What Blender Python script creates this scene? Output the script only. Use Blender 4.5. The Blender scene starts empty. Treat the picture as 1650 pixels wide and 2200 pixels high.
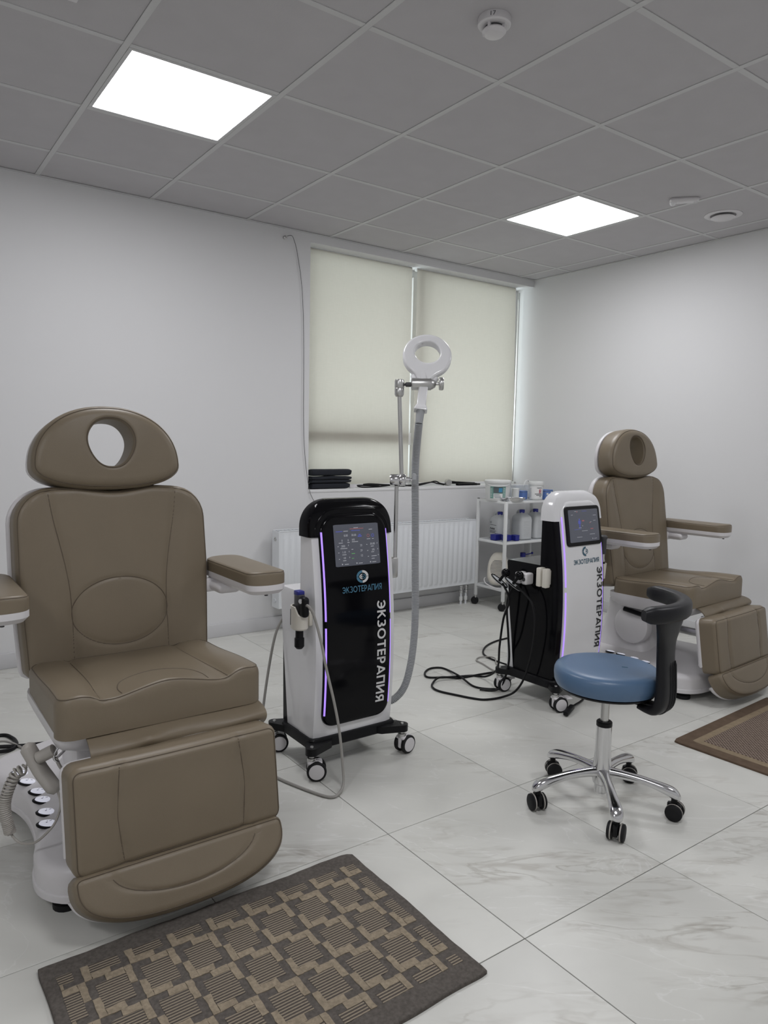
import bpy, bmesh, math, random
from mathutils import Vector, Matrix
random.seed(7)
scene = bpy.context.scene
C = scene.collection
R_ = math.radians

# ------------------------------------------------------------------ camera
cam_d = bpy.data.cameras.new('camera')
cam = bpy.data.objects.new('camera', cam_d)
C.objects.link(cam)
cam_d.sensor_fit = 'VERTICAL'
cam_d.sensor_height = 24.0
cam_d.lens = 1553.02 / 2200 * 24.0
cam_d.clip_start = 0.05
cr_, cu_, cf_ = (Vector((0.81189115, -0.58345998, 0.02017969)), Vector((0.04046689, 0.0907253, 0.99505344)),
                 Vector((0.58240467, 0.80705847, -0.09726988)))
m = Matrix((cr_, cu_, -cf_)).transposed().to_4x4()
m.translation = (-0.80154839, -4.29326289, 1.26988209)
cam.matrix_world = m
scene.camera = cam

# ------------------------------------------------------------------ world, exposure
world = bpy.data.worlds.new('world')
scene.world = world
world.use_nodes = True
bg = world.node_tree.nodes['Background']
bg.inputs[0].default_value = (0.93, 0.97, 1.0, 1)
bg.inputs[1].default_value = 4.2
scene.view_settings.view_transform = 'Standard'
scene.view_settings.look = 'None'
scene.view_settings.gamma = 1.0
scene.view_settings.exposure = 0.0
scene.view_settings.use_curve_mapping = False
scene.cycles.max_bounces = 10
scene.cycles.diffuse_bounces = 6
scene.cycles.sample_clamp_indirect = 6.0
PANEL_STRENGTH = 19.5

H = 2.6225          # ceiling height
XL, XR, YF, YB = -2.4, 3.79, -5.2, 0.0

# ------------------------------------------------------------------ materials
MATS = {}
def mat(name, col, rough=0.5, metal=0.0, spec=0.5, bump=None, var=None, emit=None, estr=1.0, coat=0.0, alpha=None, trans=0.0):
    if name in MATS:
        return MATS[name]
    mt = bpy.data.materials.new(name)
    mt.use_nodes = True
    nt = mt.node_tree
    b = nt.nodes['Principled BSDF']
    b.inputs['Base Color'].default_value = (*col, 1)
    b.inputs['Roughness'].default_value = rough
    b.inputs['Metallic'].default_value = metal
    b.inputs['Specular IOR Level'].default_value = spec
    b.inputs['Coat Weight'].default_value = coat
    b.inputs['Transmission Weight'].default_value = trans
    if emit:
        b.inputs['Emission Color'].default_value = (*emit, 1)
        b.inputs['Emission Strength'].default_value = estr
    if alpha is not None:
        b.inputs['Alpha'].default_value = alpha
    tc = nt.nodes.new('ShaderNodeTexCoord')
    if bump:
        sc, st = bump
        n = nt.nodes.new('ShaderNodeTexNoise'); n.inputs['Scale'].default_value = sc; n.inputs['Detail'].default_value = 4
        bp = nt.nodes.new('ShaderNodeBump'); bp.inputs['Strength'].default_value = st; bp.inputs['Distance'].default_value = 0.002
        nt.links.new(tc.outputs['Object'], n.inputs['Vector'])
        nt.links.new(n.outputs['Fac'], bp.inputs['Height'])
        nt.links.new(bp.outputs['Normal'], b.inputs['Normal'])
    if var:
        sc, am = var
        n = nt.nodes.new('ShaderNodeTexNoise'); n.inputs['Scale'].default_value = sc; n.inputs['Detail'].default_value = 5
        rp = nt.nodes.new('ShaderNodeMapRange')
        rp.inputs['From Min'].default_value = 0.3; rp.inputs['From Max'].default_value = 0.7
        rp.inputs['To Min'].default_value = 1 - am; rp.inputs['To Max'].default_value = 1 + am
        mx = nt.nodes.new('ShaderNodeVectorMath'); mx.operation = 'SCALE'
        mx.inputs[0].default_value = col
        nt.links.new(tc.outputs['Object'], n.inputs['Vector'])
        nt.links.new(n.outputs['Fac'], rp.inputs['Value'])
        nt.links.new(rp.outputs['Result'], mx.inputs['Scale'])
        nt.links.new(mx.outputs[0], b.inputs['Base Color'])
    MATS[name] = mt
    return mt

WALL = mat('wall_paint', (0.675, 0.675, 0.68), 0.75, spec=0.3, bump=(60, 0.05))
CEIL = mat('ceiling_tile_board', (0.495, 0.483, 0.495), 0.95, spec=0.1, bump=(220, 0.15), var=(9, 0.02))
GRID = mat('grid_enamel', (0.55, 0.55, 0.55), 0.5)
LEATHER = mat('taupe_leather', (0.182, 0.147, 0.101), 0.42, spec=0.45, bump=(420, 0.12), var=(5, 0.05))
SEAM = mat('dark_thread', (0.095, 0.073, 0.050), 0.7)
WPLAST = mat('white_plastic', (0.64, 0.625, 0.635), 0.35)
GLOSSW = mat('gloss_white', (0.72, 0.72, 0.73), 0.18, coat=0.4)
CREAM = mat('cream_plastic', (0.66, 0.63, 0.56), 0.35)
GPLAST = mat('grey_plastic', (0.36, 0.34, 0.31), 0.45)
BLACK = mat('black_plastic', (0.005, 0.005, 0.006), 0.42, spec=0.22)
GLOSSB = mat('gloss_black', (0.003, 0.003, 0.004), 0.10, spec=0.16)
RUBBER = mat('black_rubber', (0.009, 0.009, 0.010), 0.6, spec=0.25)
DARKG = mat('dark_grey', (0.055, 0.055, 0.058), 0.5)
SOFTB = mat('soft_black_vinyl', (0.008, 0.008, 0.010), 0.42, spec=0.28, bump=(300, 0.08))
CHROME = mat('chrome', (0.66, 0.66, 0.67), 0.13, metal=1.0)
STEEL = mat('satin_steel', (0.58, 0.58, 0.57), 0.32, metal=1.0)
BLUEV = mat('blue_vinyl', (0.082, 0.148, 0.25), 0.36, spec=0.5, bump=(350, 0.05))
HOSE = mat('hose_grey', (0.30, 0.31, 0.32), 0.5)
CABG = mat('cable_grey', (0.30, 0.29, 0.27), 0.5)
BLUE = mat('cap_blue', (0.015, 0.02, 0.22), 0.4)
BOXB = mat('box_blue', (0.11, 0.20, 0.48), 0.6)
NAVY = mat('navy_cloth', (0.010, 0.012, 0.018), 0.9, bump=(160, 0.4))
TUBW = mat('tub_white', (0.68, 0.69, 0.68), 0.4)
MILK = mat('milky_plastic', (0.66, 0.68, 0.69), 0.35, trans=0.25)
CLEARP = mat('clear_plastic', (0.75, 0.80, 0.84), 0.15, alpha=0.25)
RADW = mat('radiator_enamel', (0.70, 0.72, 0.74), 0.35)
CARTW = mat('cart_enamel', (0.70, 0.71, 0.71), 0.35)
SHELFG = mat('shelf_sheet', (0.50, 0.52, 0.53), 0.4)
LABW = mat('label_white', (0.75, 0.75, 0.74), 0.6)
LABG = mat('label_green', (0.16, 0.33, 0.29), 0.6)
LABD = mat('label_photo', (0.10, 0.12, 0.13), 0.6)
LABB = mat('label_photo_blue', (0.05, 0.25, 0.42), 0.6)
LABR = mat('label_red', (0.36, 0.02, 0.05), 0.6)
INK = mat('ink', (0.02, 0.02, 0.022), 0.7)
TEAL = mat('logo_teal', (0.055, 0.17, 0.26), 0.5)
TEALD = mat('logo_dark_teal', (0.03, 0.10, 0.15), 0.5)
LETW = mat('letter_white', (0.62, 0.62, 0.62), 0.5)
BASEB = mat('baseboard_grey', (0.56, 0.56, 0.57), 0.5)
FRAMEW = mat('window_pvc', (0.70, 0.70, 0.70), 0.35)
LED = mat('led_purple', (0.3, 0.2, 0.6), 0.5, emit=(0.40, 0.23, 1.0), estr=0.95)
BTN = mat('button_glow', (0.6, 0.6, 0.65), 0.3, emit=(0.8, 0.82, 0.95), estr=0.4)
SCRN = mat('screen_glow', (0.01, 0.01, 0.012), 0.25, emit=(0.056, 0.060, 0.076), estr=1.0)
SCT = mat('screen_text_light', (0.1, 0.1, 0.1), 0.4, emit=(0.30, 0.31, 0.34), estr=1.0)
SCTB = mat('screen_text_blue', (0.02, 0.02, 0.1), 0.4, emit=(0.055, 0.07, 0.28), estr=1.0)
SCTR = mat('screen_text_red', (0.1, 0.02, 0.02), 0.4, emit=(0.17, 0.07, 0.08), estr=1.0)
SCTG = mat('screen_text_green', (0.02, 0.1, 0.02), 0.4, emit=(0.08, 0.24, 0.08), estr=1.0)
DIFF = mat('light_diffuser', (0.9, 0.9, 0.9), 0.5, emit=(0.97, 0.97, 1.0), estr=PANEL_STRENGTH)

def glass_mat():
    mt = bpy.data.materials.new('window_glass'); mt.use_nodes = True
    nt = mt.node_tree; nt.nodes.clear()
    o = nt.nodes.new('ShaderNodeOutputMaterial'); t = nt.nodes.new('ShaderNodeBsdfTransparent')
    t.inputs[0].default_value = (0.92, 0.95, 0.94, 1)
    g = nt.nodes.new('ShaderNodeBsdfGlossy'); g.inputs['Roughness'].default_value = 0.02
    mx = nt.nodes.new('ShaderNodeMixShader'); mx.inputs[0].default_value = 0.06
    nt.links.new(t.outputs[0], mx.inputs[1]); nt.links.new(g.outputs[0], mx.inputs[2]); nt.links.new(mx.outputs[0], o.inputs[0])
    return mt
GLASS = glass_mat()

def blind_mat():
    mt = bpy.data.materials.new('blind_fabric'); mt.use_nodes = True
    nt = mt.node_tree; nt.nodes.clear()
    o = nt.nodes.new('ShaderNodeOutputMaterial')
    tr = nt.nodes.new('ShaderNodeBsdfTranslucent'); df = nt.nodes.new('ShaderNodeBsdfDiffuse')
    tc = nt.nodes.new('ShaderNodeTexCoord')
    mp1 = nt.nodes.new('ShaderNodeMapping'); mp1.inputs['Scale'].default_value = (220, 220, 14)
    mp2 = nt.nodes.new('ShaderNodeMapping'); mp2.inputs['Scale'].default_value = (14, 14, 220)
    n1 = nt.nodes.new('ShaderNodeTexNoise'); n1.inputs['Scale'].default_value = 1
    n2 = nt.nodes.new('ShaderNodeTexNoise'); n2.inputs['Scale'].default_value = 1
    ad = nt.nodes.new('ShaderNodeMath'); ad.operation = 'ADD'
    rm = nt.nodes.new('ShaderNodeMapRange')
    rm.inputs['From Min'].default_value = 0.7; rm.inputs['From Max'].default_value = 1.3
    rm.inputs['To Min'].default_value = 0.93; rm.inputs['To Max'].default_value = 1.05
    vs = nt.nodes.new('ShaderNodeVectorMath'); vs.operation = 'SCALE'; vs.inputs[0].default_value = (0.170, 0.161, 0.144)
    for a, b in ((mp1, n1), (mp2, n2)):
        nt.links.new(tc.outputs['Object'], a.inputs[0]); nt.links.new(a.outputs[0], b.inputs['Vector'])
    nt.links.new(n1.outputs['Fac'], ad.inputs[0]); nt.links.new(n2.outputs['Fac'], ad.inputs[1])
    nt.links.new(ad.outputs[0], rm.inputs['Value']); nt.links.new(rm.outputs[0], vs.inputs['Scale'])
    nt.links.new(vs.outputs[0], tr.inputs[0])
    df.inputs[0].default_value = (0.30, 0.285, 0.25, 1)
    asd = nt.nodes.new('ShaderNodeAddShader')
    nt.links.new(tr.outputs[0], asd.inputs[0]); nt.links.new(df.outputs[0], asd.inputs[1]); nt.links.new(asd.outputs[0], o.inputs[0])
    return mt
BLIND = blind_mat()

def floor_mat():
    mt = bpy.data.materials.new('marble_floor_tile'); mt.use_nodes = True
    nt = mt.node_tree; b = nt.nodes['Principled BSDF']
    b.inputs['Roughness'].default_value = 0.34; b.inputs['Specular IOR Level'].default_value = 0.45
    tc = nt.nodes.new('ShaderNodeTexCoord'); oi = nt.nodes.new('ShaderNodeObjectInfo')
    ml = nt.nodes.new('ShaderNodeMath'); ml.operation = 'MULTIPLY'; ml.inputs[1].default_value = 37.0
    cb = nt.nodes.new('ShaderNodeCombineXYZ'); va = nt.nodes.new('ShaderNodeVectorMath'); va.operation = 'ADD'
    nt.links.new(oi.outputs['Random'], ml.inputs[0])
    for k in range(3): nt.links.new(ml.outputs[0], cb.inputs[k])
    nt.links.new(tc.outputs['Object'], va.inputs[0]); nt.links.new(cb.outputs[0], va.inputs[1])
    def noise(scale, stretch, rot, detail, dist):
        mp = nt.nodes.new('ShaderNodeMapping'); mp.vector_type = 'TEXTURE'; mp.inputs['Rotation'].default_value = (0, 0, rot); mp.inputs['Scale'].default_value = tuple(1 / q for q in stretch)
        n = nt.nodes.new('ShaderNodeTexNoise'); n.inputs['Scale'].default_value = scale
        n.inputs['Detail'].default_value = detail; n.inputs['Distortion'].default_value = dist
        nt.links.new(va.outputs[0], mp.inputs[0]); nt.links.new(mp.outputs[0], n.inputs['Vector'])
        return n.outputs['Fac']
    def ramp(src, stops):
        r = nt.nodes.new('ShaderNodeValToRGB'); e = r.color_ramp.elements
        while len(e) < len(stops): e.new(0.5)
        for k, (p, v) in enumerate(stops):
            e[k].position = p; e[k].color = (v, v, v, 1)
        nt.links.new(src, r.inputs[0]); return r.outputs[0]
    def mul(a, b2):
        n = nt.nodes.new('ShaderNodeMath'); n.operation = 'MULTIPLY'
        nt.links.new(a, n.inputs[0])
        if isinstance(b2, float): n.inputs[1].default_value = b2
        else: nt.links.new(b2, n.inputs[1])
        return n.outputs[0]
    def mix(fac, a, col):
        n = nt.nodes.new('ShaderNodeMix'); n.data_type = 'RGBA'
        nt.links.new(fac, n.inputs['Factor'])
        if isinstance(a, tuple): n.inputs['A'].default_value = (*a, 1)
        else: nt.links.new(a, n.inputs['A'])
        n.inputs['B'].default_value = (*col, 1)
        return n.outputs['Result']
    cloud = ramp(noise(2.2, (1, 1.6, 1), -0.5, 4, 0.6), [(0.32, 0), (0.7, 1)])
    mask = ramp(noise(1.6, (0.8, 2.6, 1), -0.62, 5, 0.5), [(0.53, 0), (0.68, 1)])
    vein = ramp(noise(5.0, (0.5, 1.7, 1), -0.62, 10, 1.1), [(0.47, 0), (0.50, 1), (0.53, 0)])
    fine = ramp(noise(16.0, (0.45, 1.8, 1), -0.62, 10, 0.7), [(0.50, 0), (0.68, 1)])
    wv = ramp(noise(2.6, (0.5, 1.8, 1), -0.75, 5, 1.2), [(0.493, 0), (0.5, 1), (0.507, 0)])
    col = mix(cloud, (0.64, 0.64, 0.60), (0.56, 0.56, 0.525))
    col = mix(mul(mul(mask, vein), 0.55), col, (0.32, 0.30, 0.26))
    col = mix(mul(mul(mask, fine), 0.42), col, (0.30, 0.27, 0.23))
    col = mix(mul(wv, 0.35), col, (0.76, 0.76, 0.74))
    nt.links.new(col, b.inputs['Base Color'])
    return mt
FLOOR = floor_mat()
GROUT = mat('grout', (0.10, 0.095, 0.09), 0.9)

def rug_mat(name, c1, c2, sx, sy, bumpd=0.003):
    """woven cloth: two yarn colours in a fine ribbed weave"""
    mt = bpy.data.materials.new(name); mt.use_nodes = True
    nt = mt.node_tree; b = nt.nodes['Principled BSDF']; b.inputs['Roughness'].default_value = 0.95; b.inputs['Specular IOR Level'].default_value = 0.1
    tc = nt.nodes.new('ShaderNodeTexCoord'); sp = nt.nodes.new('ShaderNodeSeparateXYZ')
    nt.links.new(tc.outputs['Object'], sp.inputs[0])
    def wave(axis, s):
        m1 = nt.nodes.new('ShaderNodeMath'); m1.operation = 'MULTIPLY'; m1.inputs[1].default_value = s
        m2 = nt.nodes.new('ShaderNodeMath'); m2.operation = 'SINE'
        nt.links.new(sp.outputs[axis], m1.inputs[0]); nt.links.new(m1.outputs[0], m2.inputs[0]); return m2.outputs[0]
    n = nt.nodes.new('ShaderNodeTexNoise'); n.inputs['Scale'].default_value = 160
    nt.links.new(tc.outputs['Object'], n.inputs['Vector'])
    a = wave('Y', sy)
    if sx:
        mm = nt.nodes.new('ShaderNodeMath'); mm.operation = 'MULTIPLY'
        nt.links.new(wave('X', sx), mm.inputs[0]); nt.links.new(a, mm.inputs[1]); a = mm.outputs[0]
    ad = nt.nodes.new('ShaderNodeMath'); ad.operation = 'ADD'
    nt.links.new(a, ad.inputs[0]); nt.links.new(n.outputs['Fac'], ad.inputs[1])
    rp = nt.nodes.new('ShaderNodeValToRGB'); e = rp.color_ramp.elements
    e[0].position = 0.35; e[0].color = (*c1, 1); e[1].position = 0.65; e[1].color = (*c2, 1)
    nt.links.new(ad.outputs[0], rp.inputs[0]); nt.links.new(rp.outputs[0], b.inputs['Base Color'])
    bp = nt.nodes.new('ShaderNodeBump'); bp.inputs['Strength'].default_value = 0.8; bp.inputs['Distance'].default_value = bumpd
    nt.links.new(ad.outputs[0], bp.inputs['Height']); nt.links.new(bp.outputs['Normal'], b.inputs['Normal'])
    return mt
RUGG = mat('rug_grey_pile', (0.105, 0.094, 0.084), 0.95, spec=0.1, bump=(190, 1.0), var=(120, 0.22))
RUGBE = mat('rug_beige_pile', (0.27, 0.225, 0.165), 0.95, spec=0.1, bump=(190, 1.0), var=(120, 0.2))
RUGST = rug_mat('rug_striped_weave', (0.095, 0.082, 0.072), (0.30, 0.255, 0.195), 0, 2 * math.pi / 0.0082, 0.002)
MATBR = mat('mat_brown_border', (0.115, 0.082, 0.058), 0.9, spec=0.1, bump=(260, 0.5), var=(30, 0.12))
MATTAN = mat('mat_tan_band', (0.235, 0.185, 0.125), 0.9, spec=0.1, bump=(260, 0.5), var=(60, 0.1))
MATWV = rug_mat('mat_basket_weave', (0.085, 0.06, 0.048), (0.285, 0.225, 0.185), 2 * math.pi / 0.016, 2 * math.pi / 0.016, 0.003)

# ------------------------------------------------------------------ geometry helpers
def V(*a): return Vector(a)
class MB:
    def __init__(s): s.v = []; s.f = []
    def add(s, vs, fs):
        o = len(s.v); s.v += [tuple(v) for v in vs]; s.f += [tuple(i + o for i in f) for f in fs]; return s
    def box(s, x0, x1, y0, y1, z0, z1, b=0.0, seg=2, M=None):
        bm = bmesh.new(); bmesh.ops.create_cube(bm, size=1.0)
        for v in bm.verts:
            v.co = ((x0 + x1) / 2 + v.co.x * (x1 - x0), (y0 + y1) / 2 + v.co.y * (y1 - y0), (z0 + z1) / 2 + v.co.z * (z1 - z0))
        if b > 0:
            b = min(b, abs(x1 - x0) * .49, abs(y1 - y0) * .49, abs(z1 - z0) * .49)
            bmesh.ops.bevel(bm, geom=list(bm.edges), offset=b, segments=seg, affect='EDGES', profile=0.5)
        bm.verts.index_update()
        vs = [(M @ v.co) if M else v.co.copy() for v in bm.verts]; fs = [[v.index for v in f.verts] for f in bm.faces]
        bm.free(); return s.add(vs, fs)
    def loft(s, rings, cap0=True, cap1=True, closed=True):
        n = len(rings[0]); vs = [p for r in rings for p in r]; fs = []
        for k in range(len(rings) - 1):
            for i in range(n if closed else n - 1):
                j = (i + 1) % n
                fs.append((k * n + i, k * n + j, (k + 1) * n + j, (k + 1) * n + i))
        if cap0: fs.append(tuple(range(n - 1, -1, -1)))
        if cap1: fs.append(tuple((len(rings) - 1) * n + i for i in range(n)))
        return s.add(vs, fs)
    def tube(s, pts, r, n=8, closed=False, caps=True):
        pts = [Vector(p) for p in pts]; L = len(pts); rad = r if isinstance(r, (list, tuple)) else [r] * L
        rings = []; up = None
        for i, p in enumerate(pts):
            a = pts[i - 1] if (i > 0 or closed) else p; b = pts[(i + 1) % L] if (i < L - 1 or closed) else p
            t = (b - a)
            if t.length < 1e-9: t = V(0, 0, 1)
            t.normalize()
            if up is None:
                up = V(0, 0, 1) if abs(t.z) < 0.9 else V(1, 0, 0)
            up = (up - t * up.dot(t))
            if up.length < 1e-6: up = t.orthogonal()
            up.normalize(); sd = t.cross(up)
            rings.append([p + (up * math.cos(2 * math.pi * k / n) + sd * math.sin(2 * math.pi * k / n)) * rad[i] for k in range(n)])
        if closed: rings.append(rings[0])
        return s.loft(rings, caps and not closed, caps and not closed)
    def lathe(s, prof, c=(0, 0, 0), axis=(0, 0, 1), n=24):
        c = Vector(c); ax = Vector(axis).normalized(); e1 = ax.orthogonal().normalized(); e2 = ax.cross(e1)
        rings = []
        for r, h in prof:
            r = max(r, 1e-5)
            rings.append([c + ax * h + (e1 * math.cos(2 * math.pi * k / n) + e2 * math.sin(2 * math.pi * k / n)) * r for k in range(n)])
        return s.loft(rings)
    def sphere(s, c, r, n=16, sc=(1, 1, 1)):
        m2 = n // 2
        o = MB(); o.lathe([(r * math.sin(math.pi * k / m2), -r * math.cos(math.pi * k / m2)) for k in range(m2 + 1)], n=n)
        return s.add([Vector(c) + Vector((v[0] * sc[0], v[1] * sc[1], v[2] * sc[2])) for v in o.v], o.f)
    def xf(s, M):
        s.v = [tuple(M @ Vector(v)) for v in s.v]; return s
    def obj(s, name, mt, parent=None, smooth=True, ang=38):
        me = bpy.data.meshes.new(name); me.from_pydata(s.v, [], s.f); me.validate()
        bm = bmesh.new(); bm.from_mesh(me); bmesh.ops.recalc_face_normals(bm, faces=bm.faces); bm.to_mesh(me); bm.free()
        me.materials.append(mt)
        if smooth:
            me.polygons.foreach_set('use_smooth', [True] * len(me.polygons))
            me.set_sharp_from_angle(angle=R_(ang))
        o = bpy.data.objects.new(name, me); C.objects.link(o)
        if parent: o.parent = parent
        return o

def thing(name, label, cat, loc=(0, 0, 0), rz=0.0, group=None):
    o = bpy.data.objects.new(name, None); C.objects.link(o); o.empty_display_size = 0.1
    o.location = loc; o.rotation_euler = (0, 0, R_(rz)); return tag(o, label, cat, group)
def tag(o, label, cat, group=None):
    o['label'] = label; o['category'] = cat
    if group: o['group'] = group
    return o
def struct(o):
    o['kind'] = 'structure'; return o
def copy_tree(o, parent=None):
    c = o.copy(); C.objects.link(c); c.parent = parent
    for ch in list(o.children): copy_tree(ch, c)
    return c
def cr(pts, n=8, closed=False):
    P = [Vector(p) for p in pts]; L = len(P); out = []
    rng = L if closed else L - 1
    for i in range(rng):
        g = (lambda k: P[k % L]) if closed else (lambda k: P[min(max(k, 0), L - 1)])
        p0, p1, p2, p3 = g(i - 1), g(i), g(i + 1), g(i + 2)
        for k in range(n):
            t = k / n
            out.append(0.5 * ((2 * p1) + (p2 - p0) * t + (2 * p0 - 5 * p1 + 4 * p2 - p3) * t * t + (3 * p1 - p0 - 3 * p2 + p3) * t ** 3))
    if not closed: out.append(P[-1])
    return out
def rp(pts, seg=7):
    """polygon with rounded corners: (x, y, r) -> list of (x, y)"""
    out = []; L = len(pts)
    for i in range(L):
        p = Vector(pts[i][:2]); r = pts[i][2]
        a = Vector(pts[i - 1][:2]) - p; b = Vector(pts[(i + 1) % L][:2]) - p
        if r <= 1e-6: out.append((p.x, p.y)); continue
        a.normalize(); b.normalize(); half = math.acos(max(-1, min(1, a.dot(b)))) / 2
        d = r / math.tan(half)
        s0, s1 = p + a * d, p + b * d; c = p + (a + b).normalized() * (r / math.sin(half))
        a0 = math.atan2(s0.y - c.y, s0.x - c.x); a1 = math.atan2(s1.y - c.y, s1.x - c.x)
        da = (a1 - a0 + math.pi) % (2 * math.pi) - math.pi
        for k in range(seg + 1):
            t = a0 + da * k / seg; out.append((c.x + r * math.cos(t), c.y + r * math.sin(t)))
    return out
def resample(o, n):
    P = [Vector(p) for p in o]; L = len(P); d = [0]
    for i in range(L): d.append(d[-1] + (P[(i + 1) % L] - P[i]).length)
    out = []; k = 0
    for i in range(n):
        t = d[-1] * i / n
        while d[k + 1] < t: k += 1
        f = (t - d[k]) / max(d[k + 1] - d[k], 1e-9); q = P[k % L].lerp(P[(k + 1) % L], f); out.append((q.x, q.y))
    return out
def rrect(x0, x1, y0, y1, r): return rp([(x0, y0, r), (x1, y0, r), (x1, y1, r), (x0, y1, r)])
def inset(o, d):
    """inset a counter-clockwise outline by d along its normals"""
    L = len(o); out = []
    for i in range(L):
        a = Vector(o[i - 1]); b = Vector(o[(i + 1) % L]); t = (b - a)
        if t.length < 1e-9: out.append(o[i]); continue
        t.normalize(); out.append((o[i][0] - t.y * d, o[i][1] + t.x * d))
    return out
def ccw(o):
    a = sum(o[i - 1][0] * o[i][1] - o[i][0] * o[i - 1][1] for i in range(len(o)))
    return o if a > 0 else o[::-1]
def plane(o, u, v, w):
    o, u, v, w = Vector(o), Vector(u), Vector(v), Vector(w)
    return lambda a, b, c: o + u * a + v * b + w * c
def pad(outline, T, r, mp, top=None, hole=None, n=120, rings=14, hr=0.01, arc=5, back=0.0, c=None):
    """cushion: outline in (u, v), thickness T, rounded front edge r; mp maps (u, v, w) into space"""
    top = top or (lambda u, v: 0.0)
    o = resample(ccw(outline), n); R = []
    if back > 0:
        R.append([(p[0], p[1], 0.0) for p in inset(o, back)]); R.append([(p[0], p[1], back) for p in o])
    else: R.append([(p[0], p[1], 0.0) for p in o])
    for k in range(arc + 1):
        th = math.pi / 2 * k / arc
        ins = inset(o, r * (1 - math.cos(th)))
        R.append([(p[0], p[1], T - r + r * math.sin(th) + top(*p) * (0.35 + 0.65 * math.sin(th))) for p in ins])
    last = inset(o, r); mb = MB()
    if hole is None:
        cx, cy = c or (sum(p[0] for p in o) / n, sum(p[1] for p in o) / n)
        for k in range(1, rings + 1):
            s = 1 - k / rings * 0.985
            R.append([(cx + (p[0] - cx) * s, cy + (p[1] - cy) * s, T + top(cx + (p[0] - cx) * s, cy + (p[1] - cy) * s)) for p in last])
        mb.loft([[mp(*p) for p in ring] for ring in R])
    else:
        h = resample(ccw(hole), n)
        # align start of the hole ring with the outline's start angle
        hc = (sum(p[0] for p in h) / n, sum(p[1] for p in h) / n); a0 = math.atan2(last[0][1] - hc[1], last[0][0] - hc[0])
        j = min(range(n), key=lambda i: abs((math.atan2(h[i][1] - hc[1], h[i][0] - hc[0]) - a0 + math.pi) % (2 * math.pi) - math.pi))
        h = h[j:] + h[:j]; ho = inset(h, -hr)
        for k in range(1, rings + 1):
            t = k / rings
            R.append([(a[0] + (b[0] - a[0]) * t, a[1] + (b[1] - a[1]) * t, T + top(a[0] + (b[0] - a[0]) * t, a[1] + (b[1] - a[1]) * t)) for a, b in zip(last, ho)])
        for k in range(1, 4):
            th = math.pi / 2 * k / 3
            q = inset(h, -hr * (1 - math.sin(th)))
            R.append([(p[0], p[1], T - hr * (1 - math.cos(th)) + top(*p)) for p in q])
        R.append([(p[0], p[1], 0.0) for p in h])
        R.append(R[0])
        mb.loft([[mp(*p) for p in ring] for ring in R], False, False)
    return mb
def seam(path, mp, T, top=None, r=0.0016, closed=False, lift=0.0):
    top = top or (lambda u, v: 0.0)
    pts = cr([(a, b, 0) for a, b in path], 8, closed)
    return MB().tube([mp(p.x, p.y, T + top(p.x, p.y) + lift) for p in pts], r, 5, closed)
def edge_seam(outline, d, r, T, mp, top=None, n=90, rad=0.0014):
    top = top or (lambda u, v: 0.0)
    sn = math.sqrt(max(0.0, 1 - ((r - d) / r) ** 2)); w = T - r + r * sn
    o = inset(resample(ccw(outline), n), d)
    pts = cr([(p[0], p[1], w + top(*p) * (0.35 + 0.65 * sn)) for p in o], 3, True)
    return MB().tube([mp(p.x, p.y, p.z + rad * 0.3) for p in pts], rad, 5, True)
_tc = {}
def text2d(body, bold=0.0):
    if (body, bold) in _tc: return _tc[(body, bold)]
    cu = bpy.data.curves.new('t', 'FONT'); cu.body = body; cu.offset = bold; cu.resolution_u = 3
    o = bpy.data.objects.new('t', cu); C.objects.link(o); bpy.context.view_layer.update()
    me = bpy.data.meshes.new_from_object(o.evaluated_get(bpy.context.evaluated_depsgraph_get()))
    vs = [(v.co.x, v.co.y) for v in me.vertices]; fs = [tuple(p.vertices) for p in me.polygons]
    bpy.data.objects.remove(o); bpy.data.curves.remove(cu); bpy.data.meshes.remove(me)
    x0 = min(v[0] for v in vs); x1 = max(v[0] for v in vs); y0 = min(v[1] for v in vs); y1 = max(v[1] for v in vs)
    _tc[(body, bold)] = (vs, fs, (x0, x1, y0, y1)); return _tc[(body, bold)]
def text_on(mb, body, mp, u0, u1, v0, v1, w, vertical=False, bold=0.0):
    """lay lettering into the box (u0..u1, v0..v1); vertical reads downwards, tops to the right"""
    vs, fs, (x0, x1, y0, y1) = text2d(body, bold)
    P = []
    for x, y in vs:
        a = (x - x0) / (x1 - x0); b = (y - y0) / (y1 - y0)
        P.append(mp(u0 + (u1 - u0) * b, v1 - (v1 - v0) * a, w) if vertical else mp(u0 + (u1 - u0) * a, v0 + (v1 - v0) * b, w))
    return mb.add(P, fs)
def _arc(cx, cy, rx, ry, a0, a1, n=18):
    return [(cx + rx * math.cos(R_(a0 + (a1 - a0) * k / n)), cy + ry * math.sin(R_(a0 + (a1 - a0) * k / n))) for k in range(n + 1)]
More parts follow.
